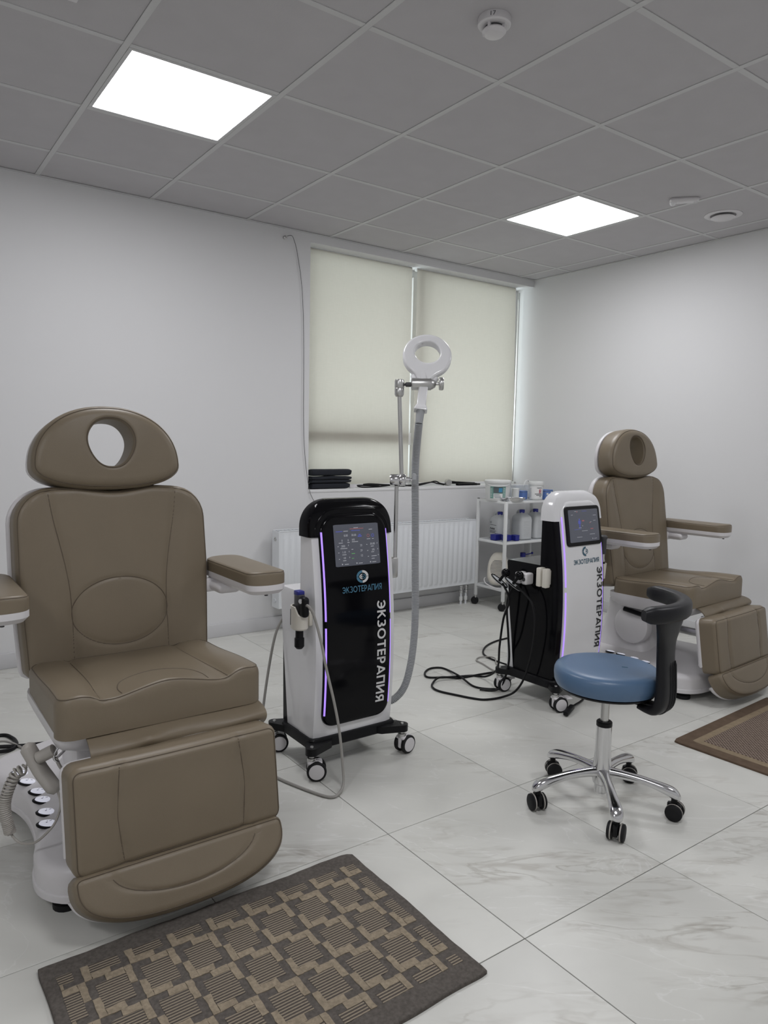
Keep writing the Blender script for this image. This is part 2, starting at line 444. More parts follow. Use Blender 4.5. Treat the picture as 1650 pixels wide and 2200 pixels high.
def letter_strokes(h):
    """centre lines of the wordmark's capital letters in a box of height 1; h = half stroke"""
    e = 1 - h
    return [
        (0.74, [_arc(0.30, 0.5, 0.44 - h, 0.5 - h, 140, -140), [(0.18, 0.5), (0.72 - h, 0.5)]]),
        (0.72, [[(h, 0), (h, 1)], [(h, 0.40), (0.62, 1)], [(0.27, 0.60), (0.66, 0)]]),
        (0.66, [_arc(0.29, 0.735, 0.33 - h, 0.265 - h * 0.6, 145, -90), _arc(0.29, 0.265 + 0.02, 0.37 - h, 0.285 - h, 90, -145)]),
        (0.96, [_arc(0.48, 0.5, 0.48 - h, 0.5 - h, 0, 360, 32)]),
        (0.70, [[(0, e), (0.70, e)], [(0.35, 0), (0.35, 1)]]),
        (0.58, [[(h, 0), (h, 1)], [(0, e), (0.58, e)], [(0, 0.5), (0.53, 0.5)], [(0, h), (0.58, h)]]),
        (0.62, [[(h, 0), (h, 1)], [(0, e), (0.32, e)] + _arc(0.32, 0.67, 0.30 - h, 0.33 - h, 90, -90, 12) + [(0, 0.34 + h)]]),
        (0.86, [[(h * 0.7, 0), (0.43, 0.97)], [(0.86 - h * 0.7, 0), (0.43, 0.97)], [(0.2, 0.27), (0.66, 0.27)]]),
        (0.76, [[(h, 0), (h, 1)], [(0.76 - h, 0), (0.76 - h, 1)], [(0, e), (0.76, e)]]),
        (0.80, [[(h, 0), (h, 1)], [(0.80 - h, 0), (0.80 - h, 1)], [(h, 0.12), (0.80 - h, 0.88)]]),
        (0.64, [[(0.64 - h, 0), (0.64 - h, 1)], [(0.64, e), (0.31, e)] + _arc(0.31, 0.68, 0.30 - h, 0.32 - h, 90, 270, 12) + [(0.64, 0.36 + h)], [(0.34, 0.42), (h * 0.8, 0)]]),
    ]
def wordmark(mb, mp, u0, u1, v0, v1, w, vertical=False, h=0.085):
    """the eleven-letter wordmark as stroke shapes; vertical reads downwards, tops to the right"""
    L = letter_strokes(h); gap = 0.13; tot = sum(l[0] for l in L) + gap * (len(L) - 1); x0 = 0.0
    for wd, strokes in L:
        for st in strokes:
            P = [Vector(p) for p in st]; n = len(P); closed = (P[0] - P[-1]).length < 1e-6; A, B = [], []
            for i, p in enumerate(P):
                a = P[i - 1] if i > 0 else (P[-2] if closed else p); b = P[i + 1] if i < n - 1 else (P[1] if closed else p)
                t0 = (p - a).normalized() if (p - a).length > 1e-9 else (b - p).normalized(); t1 = (b - p).normalized() if (b - p).length > 1e-9 else t0
                tt = (t0 + t1).normalized(); nn = Vector((-tt.y, tt.x)); k = h / max(0.5, math.sqrt(max(0.0, (1 + t0.dot(t1)) / 2)))
                A.append(p + nn * k); B.append(p - nn * k)
            Q = []
            for p in A + B:
                a = (x0 + p.x) / tot; b = min(max(p.y, 0.0), 1.0)
                Q.append(mp(u0 + (u1 - u0) * b, v1 - (v1 - v0) * a, w) if vertical else mp(u0 + (u1 - u0) * a, v0 + (v1 - v0) * b, w))
            mb.add(Q, [(i, i + 1, n + i + 1, n + i) for i in range(n - 1)])
        x0 += wd + gap
    return mb
def flat(mb, outline, mp, w):
    """thin printed shape"""
    n = len(outline); return mb.add([mp(p[0], p[1], w) for p in outline], [tuple(range(n))])
def arc_band(cx, cy, r0, r1, a0, a1, sy=1.0, n=14):
    o = [(cx + r1 * math.cos(R_(a0 + (a1 - a0) * k / n)), cy + sy * r1 * math.sin(R_(a0 + (a1 - a0) * k / n))) for k in range(n + 1)]
    i = [(cx + r0 * math.cos(R_(a0 + (a1 - a0) * k / n)), cy + sy * r0 * math.sin(R_(a0 + (a1 - a0) * k / n))) for k in range(n + 1)]
    return o, i
def band(mb, mp, w, *a, **k):
    o, i = arc_band(*a, **k); n = len(o)
    return mb.add([mp(p[0], p[1], w) for p in o + i], [(j, j + 1, n + j + 1, n + j) for j in range(n - 1)])
def ss(a, b, x):
    t = max(0.0, min(1.0, (x - a) / (b - a))); return t * t * (3 - 2 * t)
XY = plane((0, 0, 0), (1, 0, 0), (0, 1, 0), (0, 0, 1))

# ================================================================== ROOM SHELL
# floor
fl = struct(MB().box(XL, XR, YF, YB, -0.06, -0.0025).obj('floor', GROUT))
def edges(lo, hi, first, step):
    e = [lo]; x = first + step * math.ceil((lo - first) / step)
    while x < hi - 1e-4:
        if x > lo + 1e-4: e.append(x)
        x += step
    return e + [hi]
tile_cache = {}
def tile(parent, name, mt, x0, x1, y0, y1, z0, z1, bev):
    key = (name, round(x1 - x0, 4), round(y1 - y0, 4))
    cx, cy = (x0 + x1) / 2, (y0 + y1) / 2
    if key not in tile_cache:
        o = MB().box(-(x1 - x0) / 2, (x1 - x0) / 2, -(y1 - y0) / 2, (y1 - y0) / 2, z0, z1, bev, 1).obj(name, mt, parent, ang=20)
        tile_cache[key] = o
    else:
        o = tile_cache[key].copy(); C.objects.link(o)
    o.location = (cx, cy, 0); return o
ex = edges(XL, XR, 0.536, 0.6); ey = edges(YF, YB, -1.299, 0.6)
for i in range(len(ex) - 1):
    for j in range(len(ey) - 1):
        g = 0.00125
        tile(fl, 'tile', FLOOR, ex[i] + g, ex[i + 1] - g, ey[j] + g, ey[j + 1] - g, -0.012, 0.0, 0.0008)

# ceiling
ce = struct(MB().box(XL, XR, YF, YB, H + 0.05, H + 0.12).obj('ceiling', WALL))
cx_ = edges(XL, XR, 0.0, 0.6); cy_ = edges(YF, YB, -0.4, 0.6)
LIGHTS = [(0.0, -1.6), (2.4, -1.6), (0.0, -4.0), (2.4, -4.0), (-2.4, -4.0)]  # last one is an unseen panel added to brighten the left front
for i in range(len(cx_) - 1):
    for j in range(len(cy_) - 1):
        if any(abs(cx_[i] - a) < 0.01 and abs(cy_[j] - b) < 0.01 for a, b in LIGHTS): continue
        tile(ce, 'ceiling_panel', CEIL, cx_[i] + 0.011, cx_[i + 1] - 0.011, cy_[j] + 0.011, cy_[j + 1] - 0.011, H + 0.003, H + 0.019, 0.002)
for x in cx_[1:-1]:
    MB().box(x - 0.012, x + 0.012, YF, YB, H, H + 0.004, 0.001, 1).obj('grid_runner', GRID, ce)
for y in cy_[1:-1]:
    for i in range(len(cx_) - 1):
        MB().box(cx_[i] + 0.0125, cx_[i + 1] - 0.0125, y - 0.012, y + 0.012, H + 0.0003, H + 0.0043, 0.001, 1).obj('grid_runner', GRID, ce)
for a in ((XL, XR, YB - 0.02, YB), (XL, XR, YF, YF + 0.02), (XR - 0.02, XR, YF + 0.02, YB - 0.02), (XL, XL + 0.02, YF + 0.02, YB - 0.02)):
    MB().box(*a, H - 0.003, H + 0.001).obj('wall_angle', GRID, ce)

# walls (window wall has a recess from x = 1.65 to the right wall)
WX0, WZ0, WZ1, WD = 1.655, 0.932, 2.568, 0.30
wb = MB()
wb.box(XL - 0.15, WX0, 0, WD, -0.06, H + 0.12)
wb.box(WX0, XR, 0, WD, -0.06, WZ0 - 0.022)
wb.box(WX0, XR, 0, WD, WZ1, H + 0.12)
struct(wb.obj('wall_back', WALL, smooth=False))
struct(MB().box(XR, XR + 0.15, YF, WD, -0.06, H + 0.12).obj('wall_right', WALL))
struct(MB().box(XL - 0.15, XL, YF, 0, -0.06, H + 0.12).obj('wall_left', WALL))
struct(MB().box(XL - 0.15, XR + 0.15, YF - 0.15, YF, -0.06, H + 0.12).obj('wall_front', WALL))
struct(MB().box(XL, XR, -0.014, 0, 0.0, 0.085, 0.003).obj('baseboard_back', BASEB))
struct(MB().box(XR - 0.014, XR, YF, -0.014, 0.0, 0.085, 0.003).obj('baseboard_right', BASEB))
struct(MB().box(XL, XL + 0.014, YF, -0.014, 0.0, 0.085, 0.003).obj('baseboard_left', BASEB))
struct(MB().box(WX0, XR, -0.004, 0.17, WZ0 - 0.022, WZ0, 0.003).obj('trim_1', FRAMEW))

# window
w1 = bpy.data.objects.new('window_1', None); C.objects.link(w1); w1.location = (WX0, 0.19, WZ0); struct(w1)
WW = XR - WX0; WH = WZ1 - WZ0
fr = MB()
fr.box(0, 0.055, 0, 0.07, 0, WH, 0.004); fr.box(WW - 0.055, WW, 0, 0.07, 0, WH, 0.004)
fr.box(0.055, WW - 0.055, 0, 0.07, 0, 0.055, 0.004); fr.box(0.055, WW - 0.055, 0, 0.07, WH - 0.055, WH, 0.004)
fr.obj('window_frame', FRAMEW, w1)
MB().box(0.99, 1.07, -0.03, 0.07, 0.055, WH - 0.055, 0.004).obj('mullion', FRAMEW, w1)
MB().box(0.055, 0.99, -0.052, 0.06, 0.315, 0.405, 0.004).obj('transom', FRAMEW, w1)
MB().box(0.055, 0.99, 0.03, 0.036, 0.055, 0.315).obj('pane', GLASS, w1)
MB().box(0.055, 0.99, 0.03, 0.036, 0.405, WH - 0.055).obj('pane', GLASS, w1)
MB().box(1.07, WW - 0.055, 0.03, 0.036, 0.055, WH - 0.055).obj('pane', GLASS, w1)
MB().box(0.95, 0.965, -0.02, 0.0, 0.62, 0.75, 0.005).obj('window_handle', FRAMEW, w1)
# unseen slab added outside above the window to darken the upper blinds
struct(MB().box(XL - 0.15, XR + 0.15, WD, WD + 2.2, H + 0.12, H + 0.30, 0.01).obj('added_shade_slab', mat('shade_slab_board', (0.30, 0.28, 0.26), 0.8)))

def blind(x0, x1, label, lean=0.0):
    t = thing('roller_blind', label, 'blind', ((x0 + x1) / 2, 0.105, WZ0 + 0.016), 0, 'cream roller blinds in the window')
    hw = (x1 - x0) / 2; h = WZ1 - WZ0 - 0.021
    mb = MB(); n = 14; k = 10; rows = []
    for j in range(k + 1):
        z = h * j / k; rows.append([(-hw + 2 * hw * i / n + lean * (1 - j / k) * ss(0.8, 1, i / n), 0.004 * math.sin(i * 1.3) * (1 - j / k) , z) for i in range(n + 1)])
    mb.loft(rows, False, False, closed=False)
    mb.obj('blind_fabric', BLIND, t)
    MB().box(-hw, hw, -0.008, 0.008, -0.012, 0.008, 0.004).obj('bottom_bar', FRAMEW, t)
    MB().tube([(-hw, 0.018, h - 0.002), (hw, 0.018, h - 0.002)], 0.015, 12).obj('roller_tube', FRAMEW, t)
    return t
blind(1.665, 2.588, 'cream roller blind on the left, partly behind the ring applicator arm')
b2 = blind(2.636, 3.685, 'cream roller blind on the right, above the white shelf cart', 0.035)
MB().box(-0.006, 0.006, -0.012, 0.0, 0.0, WH - 0.05, 0.002).xf(Matrix.Translation((0.58, 0.02, 0))).obj('side_guide', STEEL, b2)
MB().box(0.568, 0.592, -0.02, 0.02, -0.025, 0.0, 0.004).obj('guide_foot', STEEL, b2)

# ceiling fittings
for k, (lx, ly) in enumerate(LIGHTS):
    names = ['square white ceiling light panel above the tan chair by the left', 'square white ceiling light panel near the far right corner',
             'square white ceiling light panel above the viewer, toward the left wall', 'square white ceiling light panel behind the viewer, toward the right wall',
             'unseen ceiling light panel added in the rear left corner to brighten the left front']
    t = thing('ceiling_light', names[k], 'ceiling light', (lx + 0.3, ly + 0.3, H), 0, 'square ceiling light panels')
    f = MB(); a, b = 0.2875, 0.272
    f.box(-a, a, -a, -b, -0.001, 0.012, 0.001, 1); f.box(-a, a, b, a, -0.001, 0.012, 0.001, 1)
    f.box(-a, -b, -b, b, -0.001, 0.012, 0.001, 1); f.box(b, a, -b, b, -0.001, 0.012, 0.001, 1)
    f.obj('light_frame', GRID, t)
    MB().add([(-b, -b, 0.002), (b, -b, 0.002), (b, b, 0.002), (-b, b, 0.002)], [(0, 1, 2, 3)]).obj('diffuser', DIFF, t)
    MB().box(-a, a, -a, a, 0.012, 0.03).obj('light_housing', GRID, t)

t = thing('smoke_detector', 'round white smoke detector on the ceiling with a handwritten 17', 'smoke detector', (0.898, -2.488, H + 0.006))
MB().lathe([(0.0, 0), (0.05, 0), (0.053, -0.006), (0.053, -0.026), (0.049, -0.03), (0.036, -0.031), (0, -0.031)], n=32).obj('detector_base', WPLAST, t)
MB().lathe([(0.03, -0.031), (0.03, -0.04), (0, -0.04)], n=24).obj('sensing_chamber', DARKG, t)
MB().lathe([(0.0, -0.04), (0.036, -0.04), (0.039, -0.045), (0.03, -0.055), (0.012, -0.058), (0, -0.058)], n=28).obj('detector_dome', WPLAST, t)
for k in range(4):
    a = R_(20 + 90 * k); MB().box(-0.004, 0.004, 0.028, 0.04, -0.048, -0.028, 0.001, 1, Matrix.Rotation(a, 4, 'Z')).obj('rib', WPLAST, t)
mp_ = lambda u, v, w: Matrix.Rotation(R_(-138) + u / 0.053, 4, 'Z') @ V(0.0535 + w, 0, -0.02 + v)
text_on(MB(), '17', mp_, -0.008, 0.008, -0.002, 0.011, 0.0).obj('handwritten_number', INK, t)

t = thing('motion_sensor', 'small white rectangular sensor on the ceiling beside the far light panel', 'sensor', (2.905, -1.905, H + 0.006), -48)
MB().box(-0.075, 0.075, -0.028, 0.028, -0.026, 0, 0.012, 3).obj('sensor_housing', WPLAST, t)
MB().sphere((-0.058, 0.0, -0.024), 0.018, 14).obj('sensor_lens', GLOSSW, t)
MB().box(0.05, 0.07, -0.006, 0.006, -0.029, -0.024, 0.002).obj('switch', WPLAST, t)

t = thing('air_vent', 'round white ceiling air vent near the right wall', 'vent', (3.335, -1.885, H + 0.006))
MB().lathe([(0.072, 0), (0.102, -0.001), (0.103, -0.006), (0.09, -0.012), (0.07, -0.008), (0.068, 0)], n=36).obj('vent_ring', WPLAST, t)
MB().lathe([(0.0, 0.004), (0.071, 0.004), (0.071, 0.001), (0, 0.001)], n=30).obj('vent_throat', INK, t)
MB().lathe([(0.0, -0.012), (0.060, -0.014), (0.067, -0.02), (0.055, -0.028), (0.02, -0.032), (0, -0.032)], n=36).obj('vent_disc', WPLAST, t)
t = thing('ceiling_box', 'white box fitting on the ceiling at the upper left edge', 'fitting', (-0.262, -1.86, H + 0.006), 0)
MB().box(-0.06, 0.06, -0.09, 0.09, -0.02, 0, 0.004).obj('fitting_housing', WPLAST, t)
MB().box(-0.045, 0.045, -0.07, 0.07, -0.024, -0.018, 0.002).obj('fitting_cover', WPLAST, t)

# ================================================================== TREATMENT CHAIRS
def sup(a, b, t, e):
    c, s = math.cos(t), math.sin(t)
    return (a * math.copysign(abs(c) ** (2 / e), c), b * math.copysign(abs(s) ** (2 / e), s))
def treatment_chair(label, loc, rz):
    t = thing('treatment_chair', label, 'treatment chair', loc, rz, 'taupe treatment chairs')
    # ---- base platform
    half = [(0.0, -0.285), (0.14, -0.285), (0.27, -0.265), (0.335, -0.20), (0.345, -0.11), (0.318, 0.0), (0.300, 0.13), (0.302, 0.25), (0.325, 0.35), (0.365, 0.43), (0.375, 0.54), (0.30, 0.62), (0.12, 0.65)]
    ol = half + [(0.0, 0.655)] + [(-x, y) for x, y in half[:0:-1]]
    ol = [(p.x, p.y) for p in cr([(a, b, 0) for a, b in ol], 4, True)]
    btop = lambda u, v: 0.035 * math.exp(-((u / 0.17) ** 2)) * ss(-0.28, 0.0, v)
    pad(ol, 0.085, 0.03, plane((0, 0, 0.045), (1, 0, 0), (0, 1, 0), (0, 0, 1)), btop, n=140, rings=12, back=0.012, c=(0, 0.15)).obj('base_cover', WPLAST, t)
    lip = inset(resample(ccw(ol), 140), -0.004)
    pad(lip, 0.022, 0.006, plane((0, 0, 0.036), (1, 0, 0), (0, 1, 0), (0, 0, 1)), None, n=140, rings=3, c=(0, 0.15)).obj('base_lip', WPLAST, t)
    for x, y in ((-0.28, -0.2), (0.28, -0.2), (-0.28, 0.52), (0.28, 0.52)):
        MB().lathe([(0.0, 0), (0.036, 0), (0.036, 0.016), (0.026, 0.02), (0.012, 0.024), (0.012, 0.045), (0, 0.045)], (x, y, 0), n=18).obj('levelling_foot', RUBBER, t)
    for k, (bx, by) in enumerate(((-0.293, 0.405), (-0.283, 0.325), (-0.267, 0.235), (-0.266, 0.17), (-0.272, 0.085), (-0.284, 0.012))):
        M = Matrix.Translation((bx, by, 0.128)) @ Matrix.Rotation(R_(14), 4, 'Y') @ Matrix.Rotation(R_(-12 + 4 * k), 4, 'Z')
        o = MB().lathe([(0.0, 0), (0.026, 0), (0.027, 0.003), (0.024, 0.006), (0, 0.006)], n=24).xf(M @ Matrix.Diagonal((1.28, 0.98, 1, 1))).obj('foot_button', BLACK, t)
        MB().lathe([(0.0, 0.005), (0.0215, 0.005), (0.020, 0.009), (0.010, 0.0115), (0, 0.012)], n=24).xf(M @ Matrix.Diagonal((1.28, 0.96, 1, 1))).obj('button_cap', BTN, o)
        ic = MB(); mpb = lambda u, v, w: M @ V(u, v, w)
        flat(ic, [(-0.011, -0.004), (-0.009, -0.007), (0.0, -0.001), (-0.002, 0.001)], mpb, 0.0118)
        flat(ic, [(0.0, 0.0), (0.011, -0.002 + 0.0015 * k), (0.011, 0.001 + 0.0015 * k), (0.0, 0.003)], mpb, 0.0118)
        flat(ic, [(-0.004, 0.004), (-0.001, 0.004), (-0.001, 0.007), (-0.004, 0.007)], mpb, 0.0118)
        ic.obj('button_symbol', DARKG, o)
    # ---- lifting column with pivot covers
    col = []
    for z, hx, y0, y1 in ((0.10, 0.20, 0.05, 0.48), (0.16, 0.165, 0.09, 0.44), (0.26, 0.150, 0.11, 0.39), (0.34, 0.158, 0.09, 0.36), (0.41, 0.18, 0.0, 0.34)):
        col.append([(p[0], p[1], z) for p in resample(rrect(-hx, hx, y0, y1, 0.06), 48)])
    MB().loft(col).obj('lift_column', WPLAST, t)
    for s in (-1, 1):
        MB().lathe([(0.0, 0.02), (0.085, 0.02), (0.10, 0.012), (0.105, 0.0), (0.105, -0.03)], (s * 0.175, 0.17, 0.285), (s, 0, 0), 32).obj('pivot_cover', WPLAST, t)
        MB().tube([(s * 0.21, 0.20, 0.375), (s * 0.21, 0.09, 0.362)], 0.013, 10).obj('lever_grip', BLACK, t)
        MB().tube([(s * 0.21, 0.09, 0.362), (s * 0.205, 0.06, 0.358), (s * 0.16, 0.05, 0.37)], 0.007, 8).obj('lever_rod', CHROME, t)
    # ---- seat tray
    tray = []
    for z, hx, y0, y1, r in ((0.385, 0.20, -0.10, 0.20, 0.06), (0.40, 0.255, -0.16, 0.235, 0.06), (0.425, 0.287, -0.198, 0.255, 0.05), (0.452, 0.297, -0.212, 0.262, 0.045), (0.475, 0.297, -0.212, 0.262, 0.045)):
        tray.append([(p[0], p[1], z) for p in resample(rrect(-hx, hx, y0, y1, r), 60)])
    MB().loft(tray).obj('seat_tray', WPLAST, t)
    # ---- seat cushion
    def stop(u, v):
        a = abs(u); g = ss(0.12, -0.2, v)
        return (0.015 * ss(0.15, 0.24, a) * (0.35 + 0.65 * g) - 0.007 * ss(0.24, 0.30, a) + 0.019 * g * math.exp(-(u / 0.085) ** 2)
                - 0.008 * g * math.exp(-((a - 0.155) / 0.05) ** 2) + 0.012 * ss(0.2, -0.1, v) - 0.006 * math.exp(-((a - 0.172 - 0.01 * g) / 0.012) ** 2)
                + 0.004 * math.sin(v * 16) * math.exp(-(u / 0.1) ** 2))
    smp = plane((0, 0, 0.462), (1, 0, 0), (0, 1, 0), (0, 0, 1)); ST = 0.090
    sol = rp([(-0.297, -0.222, 0.045), (0.297, -0.222, 0.045), (0.292, 0.235, 0.04), (-0.292, 0.235, 0.04)])
    so = pad(sol, ST, 0.015, smp, stop, n=180, rings=34).obj('seat', LEATHER, t)
    edge_seam(sol, 0.008, 0.015, ST, smp, stop).obj('edge_seam', SEAM, so)
    for s in (-1, 1):
        seam([(s * 0.172, 0.2), (s * 0.172, 0.08), (s * 0.176, -0.05), (s * 0.183, -0.15), (s * 0.185, -0.205)], smp, ST, stop).obj('panel_seam', SEAM, so)
    seam([(-0.125, -0.2), (-0.124, -0.15), (-0.10, -0.105), (-0.04, -0.085), (0.04, -0.085), (0.10, -0.105), (0.124, -0.15), (0.125, -0.2)], smp, ST, stop).obj('front_seam', SEAM, so)
    # ---- hanging flap under the seat front
    rows = []
    prof = [(-0.195, 0.464), (-0.226, 0.460), (-0.250, 0.451), (-0.264, 0.437), (-0.262, 0.421), (-0.248, 0.409), (-0.225, 0.403)]
    prof = [(p.x, p.y) for p in cr([(a, b, 0) for a, b in prof], 4)]
    for i in range(41):
        u = -0.225 + 0.51 * i / 40; f = i / 40; ring = []
        for k, (y, z) in enumerate(prof):
            q = k / (len(prof) - 1); wv = 0.010 * math.sin(9 * f + 5 * q) * q - 0.018 * math.exp(-((f - 0.30) / 0.06) ** 2) * ss(0.25, 0.6, q)
            ring.append((u, y + wv * 0.6, z - wv * 0.7 - 0.012 * (1 - f) * q))
        rows.append(ring + [(p[0], p[1] + 0.004, p[2] - 0.004) for p in ring[::-1]])
    MB().loft(rows).obj('seat_flap', LEATHER, t)
    # ---- leg rest
    lu, lv, lw = (1, 0, 0), (0, 0.147, 0.989), (0, -0.989, 0.147); LT = 0.085
    lmp = plane(Vector((-0.012, -0.388, 0.168)) - Vector(lw) * LT, lu, lv, lw)
    lol = rp([(-0.288, -0.006, 0.03), (-0.12, 0.002, 0.2), (0.12, 0.002, 0.2), (0.288, -0.006, 0.03), (0.288, 0.272, 0.028), (-0.288, 0.272, 0.028)])
    ltop = lambda u, v: 0.010 * (1 - (u / 0.29) ** 2) - 0.006 * math.exp(-((abs(u) - 0.163 - 0.012 * (1 - abs(v / 0.136 - 1))) / 0.010) ** 2) - 0.008 * ss(0.25, 0.272, v)
    lp = pad(lol, LT, 0.022, lmp, ltop, n=160, rings=30).obj('leg_rest', LEATHER, t)
    edge_seam(lol, 0.010, 0.022, LT, lmp, ltop).obj('edge_seam', SEAM, lp)
    for s in (-1, 1):
        seam([(s * 0.165, 0.018), (s * 0.173, 0.09), (s * 0.175, 0.15), (s * 0.165, 0.255)], lmp, LT, ltop).obj('panel_seam', SEAM, lp)
    lsh = [(p[0] * 1.012, max(p[1], 0.03)) for p in lol]
    pad(lsh, 0.024, 0.006, plane(lmp(0, 0, -0.022), lu, lv, lw), None, n=100, rings=3, back=0.012).obj('leg_rest_shell', WPLAST, t)
    for s in (-1, 1):
        MB().box(s * 0.16 - 0.015, s * 0.16 + 0.015, -0.32, -0.06, 0.30, 0.335, 0.004).obj('leg_rest_link', STEEL, t)
    # ---- foot pad
    fv = Vector((0, 0.50, 0.866)); fw = Vector((0, -0.866, 0.50)); FT = 0.075
    fmp = plane(Vector((-0.018, -0.470, 0.052)) - fw * FT, lu, fv, fw)
    fol = [(p[0], 0.125 + p[1]) for p in [sup(0.288, 0.125, math.pi + math.pi * k / 40, 2.5) for k in range(41)]] + [(0.286, 0.140), (0.272, 0.152), (-0.272, 0.152), (-0.286, 0.140)]
    ftop = lambda u, v: 0.010 * (1 - (u / 0.29) ** 2) * ss(0, 0.08, v) - 0.004 * math.exp(-(((u / 0.2) ** 2 + ((v - 0.14) / 0.085) ** 2 - 1) / 0.10) ** 2)
    fp = pad(fol, FT, 0.022, fmp, ftop, n=150, rings=24).obj('foot_pad', LEATHER, t)
    edge_seam(fol, 0.010, 0.022, FT, fmp, ftop).obj('edge_seam', SEAM, fp)
    seam([(0.2 * math.cos(a), 0.14 - 0.085 * math.sin(a)) for a in [math.pi * k / 14 for k in range(1, 14)]], fmp, FT, ftop).obj('panel_seam', SEAM, fp)
    pad([(p[0] * 1.012, min(p[1], 0.10)) for p in fol], 0.024, 0.006, plane(fmp(0, 0, -0.022), lu, fv, fw), None, n=100, rings=3, back=0.012).obj('foot_pad_shell', WPLAST, t)
    # ---- backrest
    bv = Vector((0, 0.139, 0.990)); bw = Vector((0, -0.990, 0.139)); BT = 0.085
    bmp = plane(Vector((0.004, 0.232, 0.53)) - bw * BT, lu, bv, bw)
    bol = rp([(-0.298, -0.03, 0.03), (0.298, -0.03, 0.03), (0.314, 0.30, 0.5), (0.312, 0.572, 0.115), (0.12, 0.582, 0.15), (0, 0.560, 0.25), (-0.12, 0.582, 0.15), (-0.312, 0.572, 0.115), (-0.314, 0.30, 0.5)])
    sx = lambda v: 0.155 + 0.055 * ss(0.15, 0.60, v) ** 1.3
    def bktop(u, v):
        a = abs(u)
        return (0.012 * ss(0.0, 0.06, a - sx(v)) - 0.005 * math.exp(-((a - sx(v)) / 0.009) ** 2) + 0.010 * math.exp(-((v - 0.16) / 0.15) ** 2) * math.exp(-(u / 0.16) ** 2)
                - 0.003 * math.exp(-(((u / 0.157) ** 2 + ((v - 0.16) / 0.112) ** 2 - 1) / 0.12) ** 2))
    bk = pad(bol, BT, 0.026, bmp, bktop, n=180, rings=40).obj('backrest', LEATHER, t)
    edge_seam(bol, 0.010, 0.026, BT, bmp, bktop).obj('edge_seam', SEAM, bk)
    for s in (-1, 1):
        seam([(s * sx(v), v) for v in (-0.01, 0.08, 0.16, 0.24, 0.32, 0.40, 0.48, 0.555)], bmp, BT, bktop).obj('panel_seam', SEAM, bk)
    seam([(0.157 * math.cos(2 * math.pi * k / 24), 0.16 + 0.112 * math.sin(2 * math.pi * k / 24)) for k in range(24)], bmp, BT, bktop, closed=True).obj('lumbar_seam', SEAM, bk)
    bsh = [(p[0] * 1.03, (p[1] - 0.27) * 1.015 + 0.27) for p in bol]
    pad(bsh, 0.045, 0.008, plane(bmp(0, 0, -0.035), lu, bv, bw), None, n=120, rings=3, back=0.025).obj('backrest_shell', WPLAST, t)
    MB().box(-0.06, 0.06, 0.36, 0.40, 0.99, 1.16, 0.008).obj('headrest_bracket', WPLAST, t)
    # ---- headrest with face hole
    hol = [sup(0.240, 0.200, math.pi * k / 40, 2.12) for k in range(41)] + [sup(0.240, 0.080, math.pi + math.pi * k / 40, 2.25) for k in range(1, 40)]
    hol = [(p[0], p[1] - 0.022) for p in hol]
    hhole = []
    for k in range(48):
        a = 2 * math.pi * k / 48; y = 0.078 * math.sin(a); w_ = 0.074 * (1 - 0.16 * ss(0.03, -0.078, y))
        hhole.append((w_ * math.copysign(abs(math.cos(a)) ** 0.86, math.cos(a)) + 0.004, 0.052 + y))
    HT = 0.105
    hmp = plane(Vector((-0.012, 0.292, 1.196)) - bw * HT, lu, bv, bw)
    htop = lambda u, v: 0.012 * (1 - (u / 0.241) ** 2) * (1 - ((v - 0.04) / 0.15) ** 2)
    hd = pad(hol, HT, 0.034, hmp, htop, hole=hhole, n=120, rings=14, hr=0.014, back=0.015).obj('headrest', LEATHER, t)
    edge_seam(hol, 0.010, 0.034, HT, hmp, htop).obj('edge_seam', SEAM, hd)
    seam(inset(resample(ccw(hhole), 40), -0.006), hmp, HT - 0.0015, htop, closed=True).obj('hole_seam', SEAM, hd)
    pad(hol, 0.016, 0.006, plane(hmp(0, 0, -0.014), lu, bv, bw), None, hole=[(0.004 + (p[0] - 0.004) * 1.05, 0.052 + (p[1] - 0.052) * 1.05) for p in hhole], n=100, rings=3, hr=0.004).obj('headrest_shell', WPLAST, t)
    # ---- arm rests
    for s in (-1, 1):
        amp = plane((s * 0.394, 0, 0.79), (1, 0, 0), (0, 1, 0), (0, 0, 1))
        aol = rp([(-0.070, -0.060, 0.045), (0.0, -0.078, 0.12), (0.070, -0.060, 0.045), (0.073, 0.33, 0.04), (-0.073, 0.33, 0.04)])
        at = lambda u, v: 0.006 * (1 - (u / 0.076) ** 2)
        ap = pad(aol, 0.04, 0.012, amp, at, n=90, rings=10).obj('armrest_pad', LEATHER, t)
        edge_seam(aol, 0.003, 0.012, 0.04, amp, at, rad=0.0012).obj('edge_seam', SEAM, ap)
        pad(aol, 0.034, 0.003, plane((s * 0.394, 0, 0.757), (1, 0, 0), (0, 1, 0), (0, 0, 1)), None, n=90, rings=3, back=0.014).obj('armrest_base', WPLAST, t)
        br = MB(); br.box(s * 0.36 - 0.045, s * 0.36 + 0.045, 0.17, 0.30, 0.72, 0.76, 0.02, 3)
        br.box(min(s * 0.30, s * 0.36), max(s * 0.30, s * 0.36), 0.255, 0.30, 0.715, 0.765, 0.012)
        br.obj('armrest_bracket', WPLAST, t)
        MB().lathe([(0, 0), (0.006, 0), (0.006, -0.008), (0, -0.009)], (s * 0.394, -0.04, 0.757), n=10).obj('armrest_screw', DARKG, t)
    return t
chA = treatment_chair('taupe leather treatment chair on the left, its footrest by the patterned rug', (-0.12, -2.1, 0), 0)
chB = copy_tree(chA)
chB['label'] = 'taupe leather treatment chair by the right wall, partly behind the white machine'
chB.location = (2.812, -2.072, 0); chB.rotation_euler = (0, 0, R_(4))

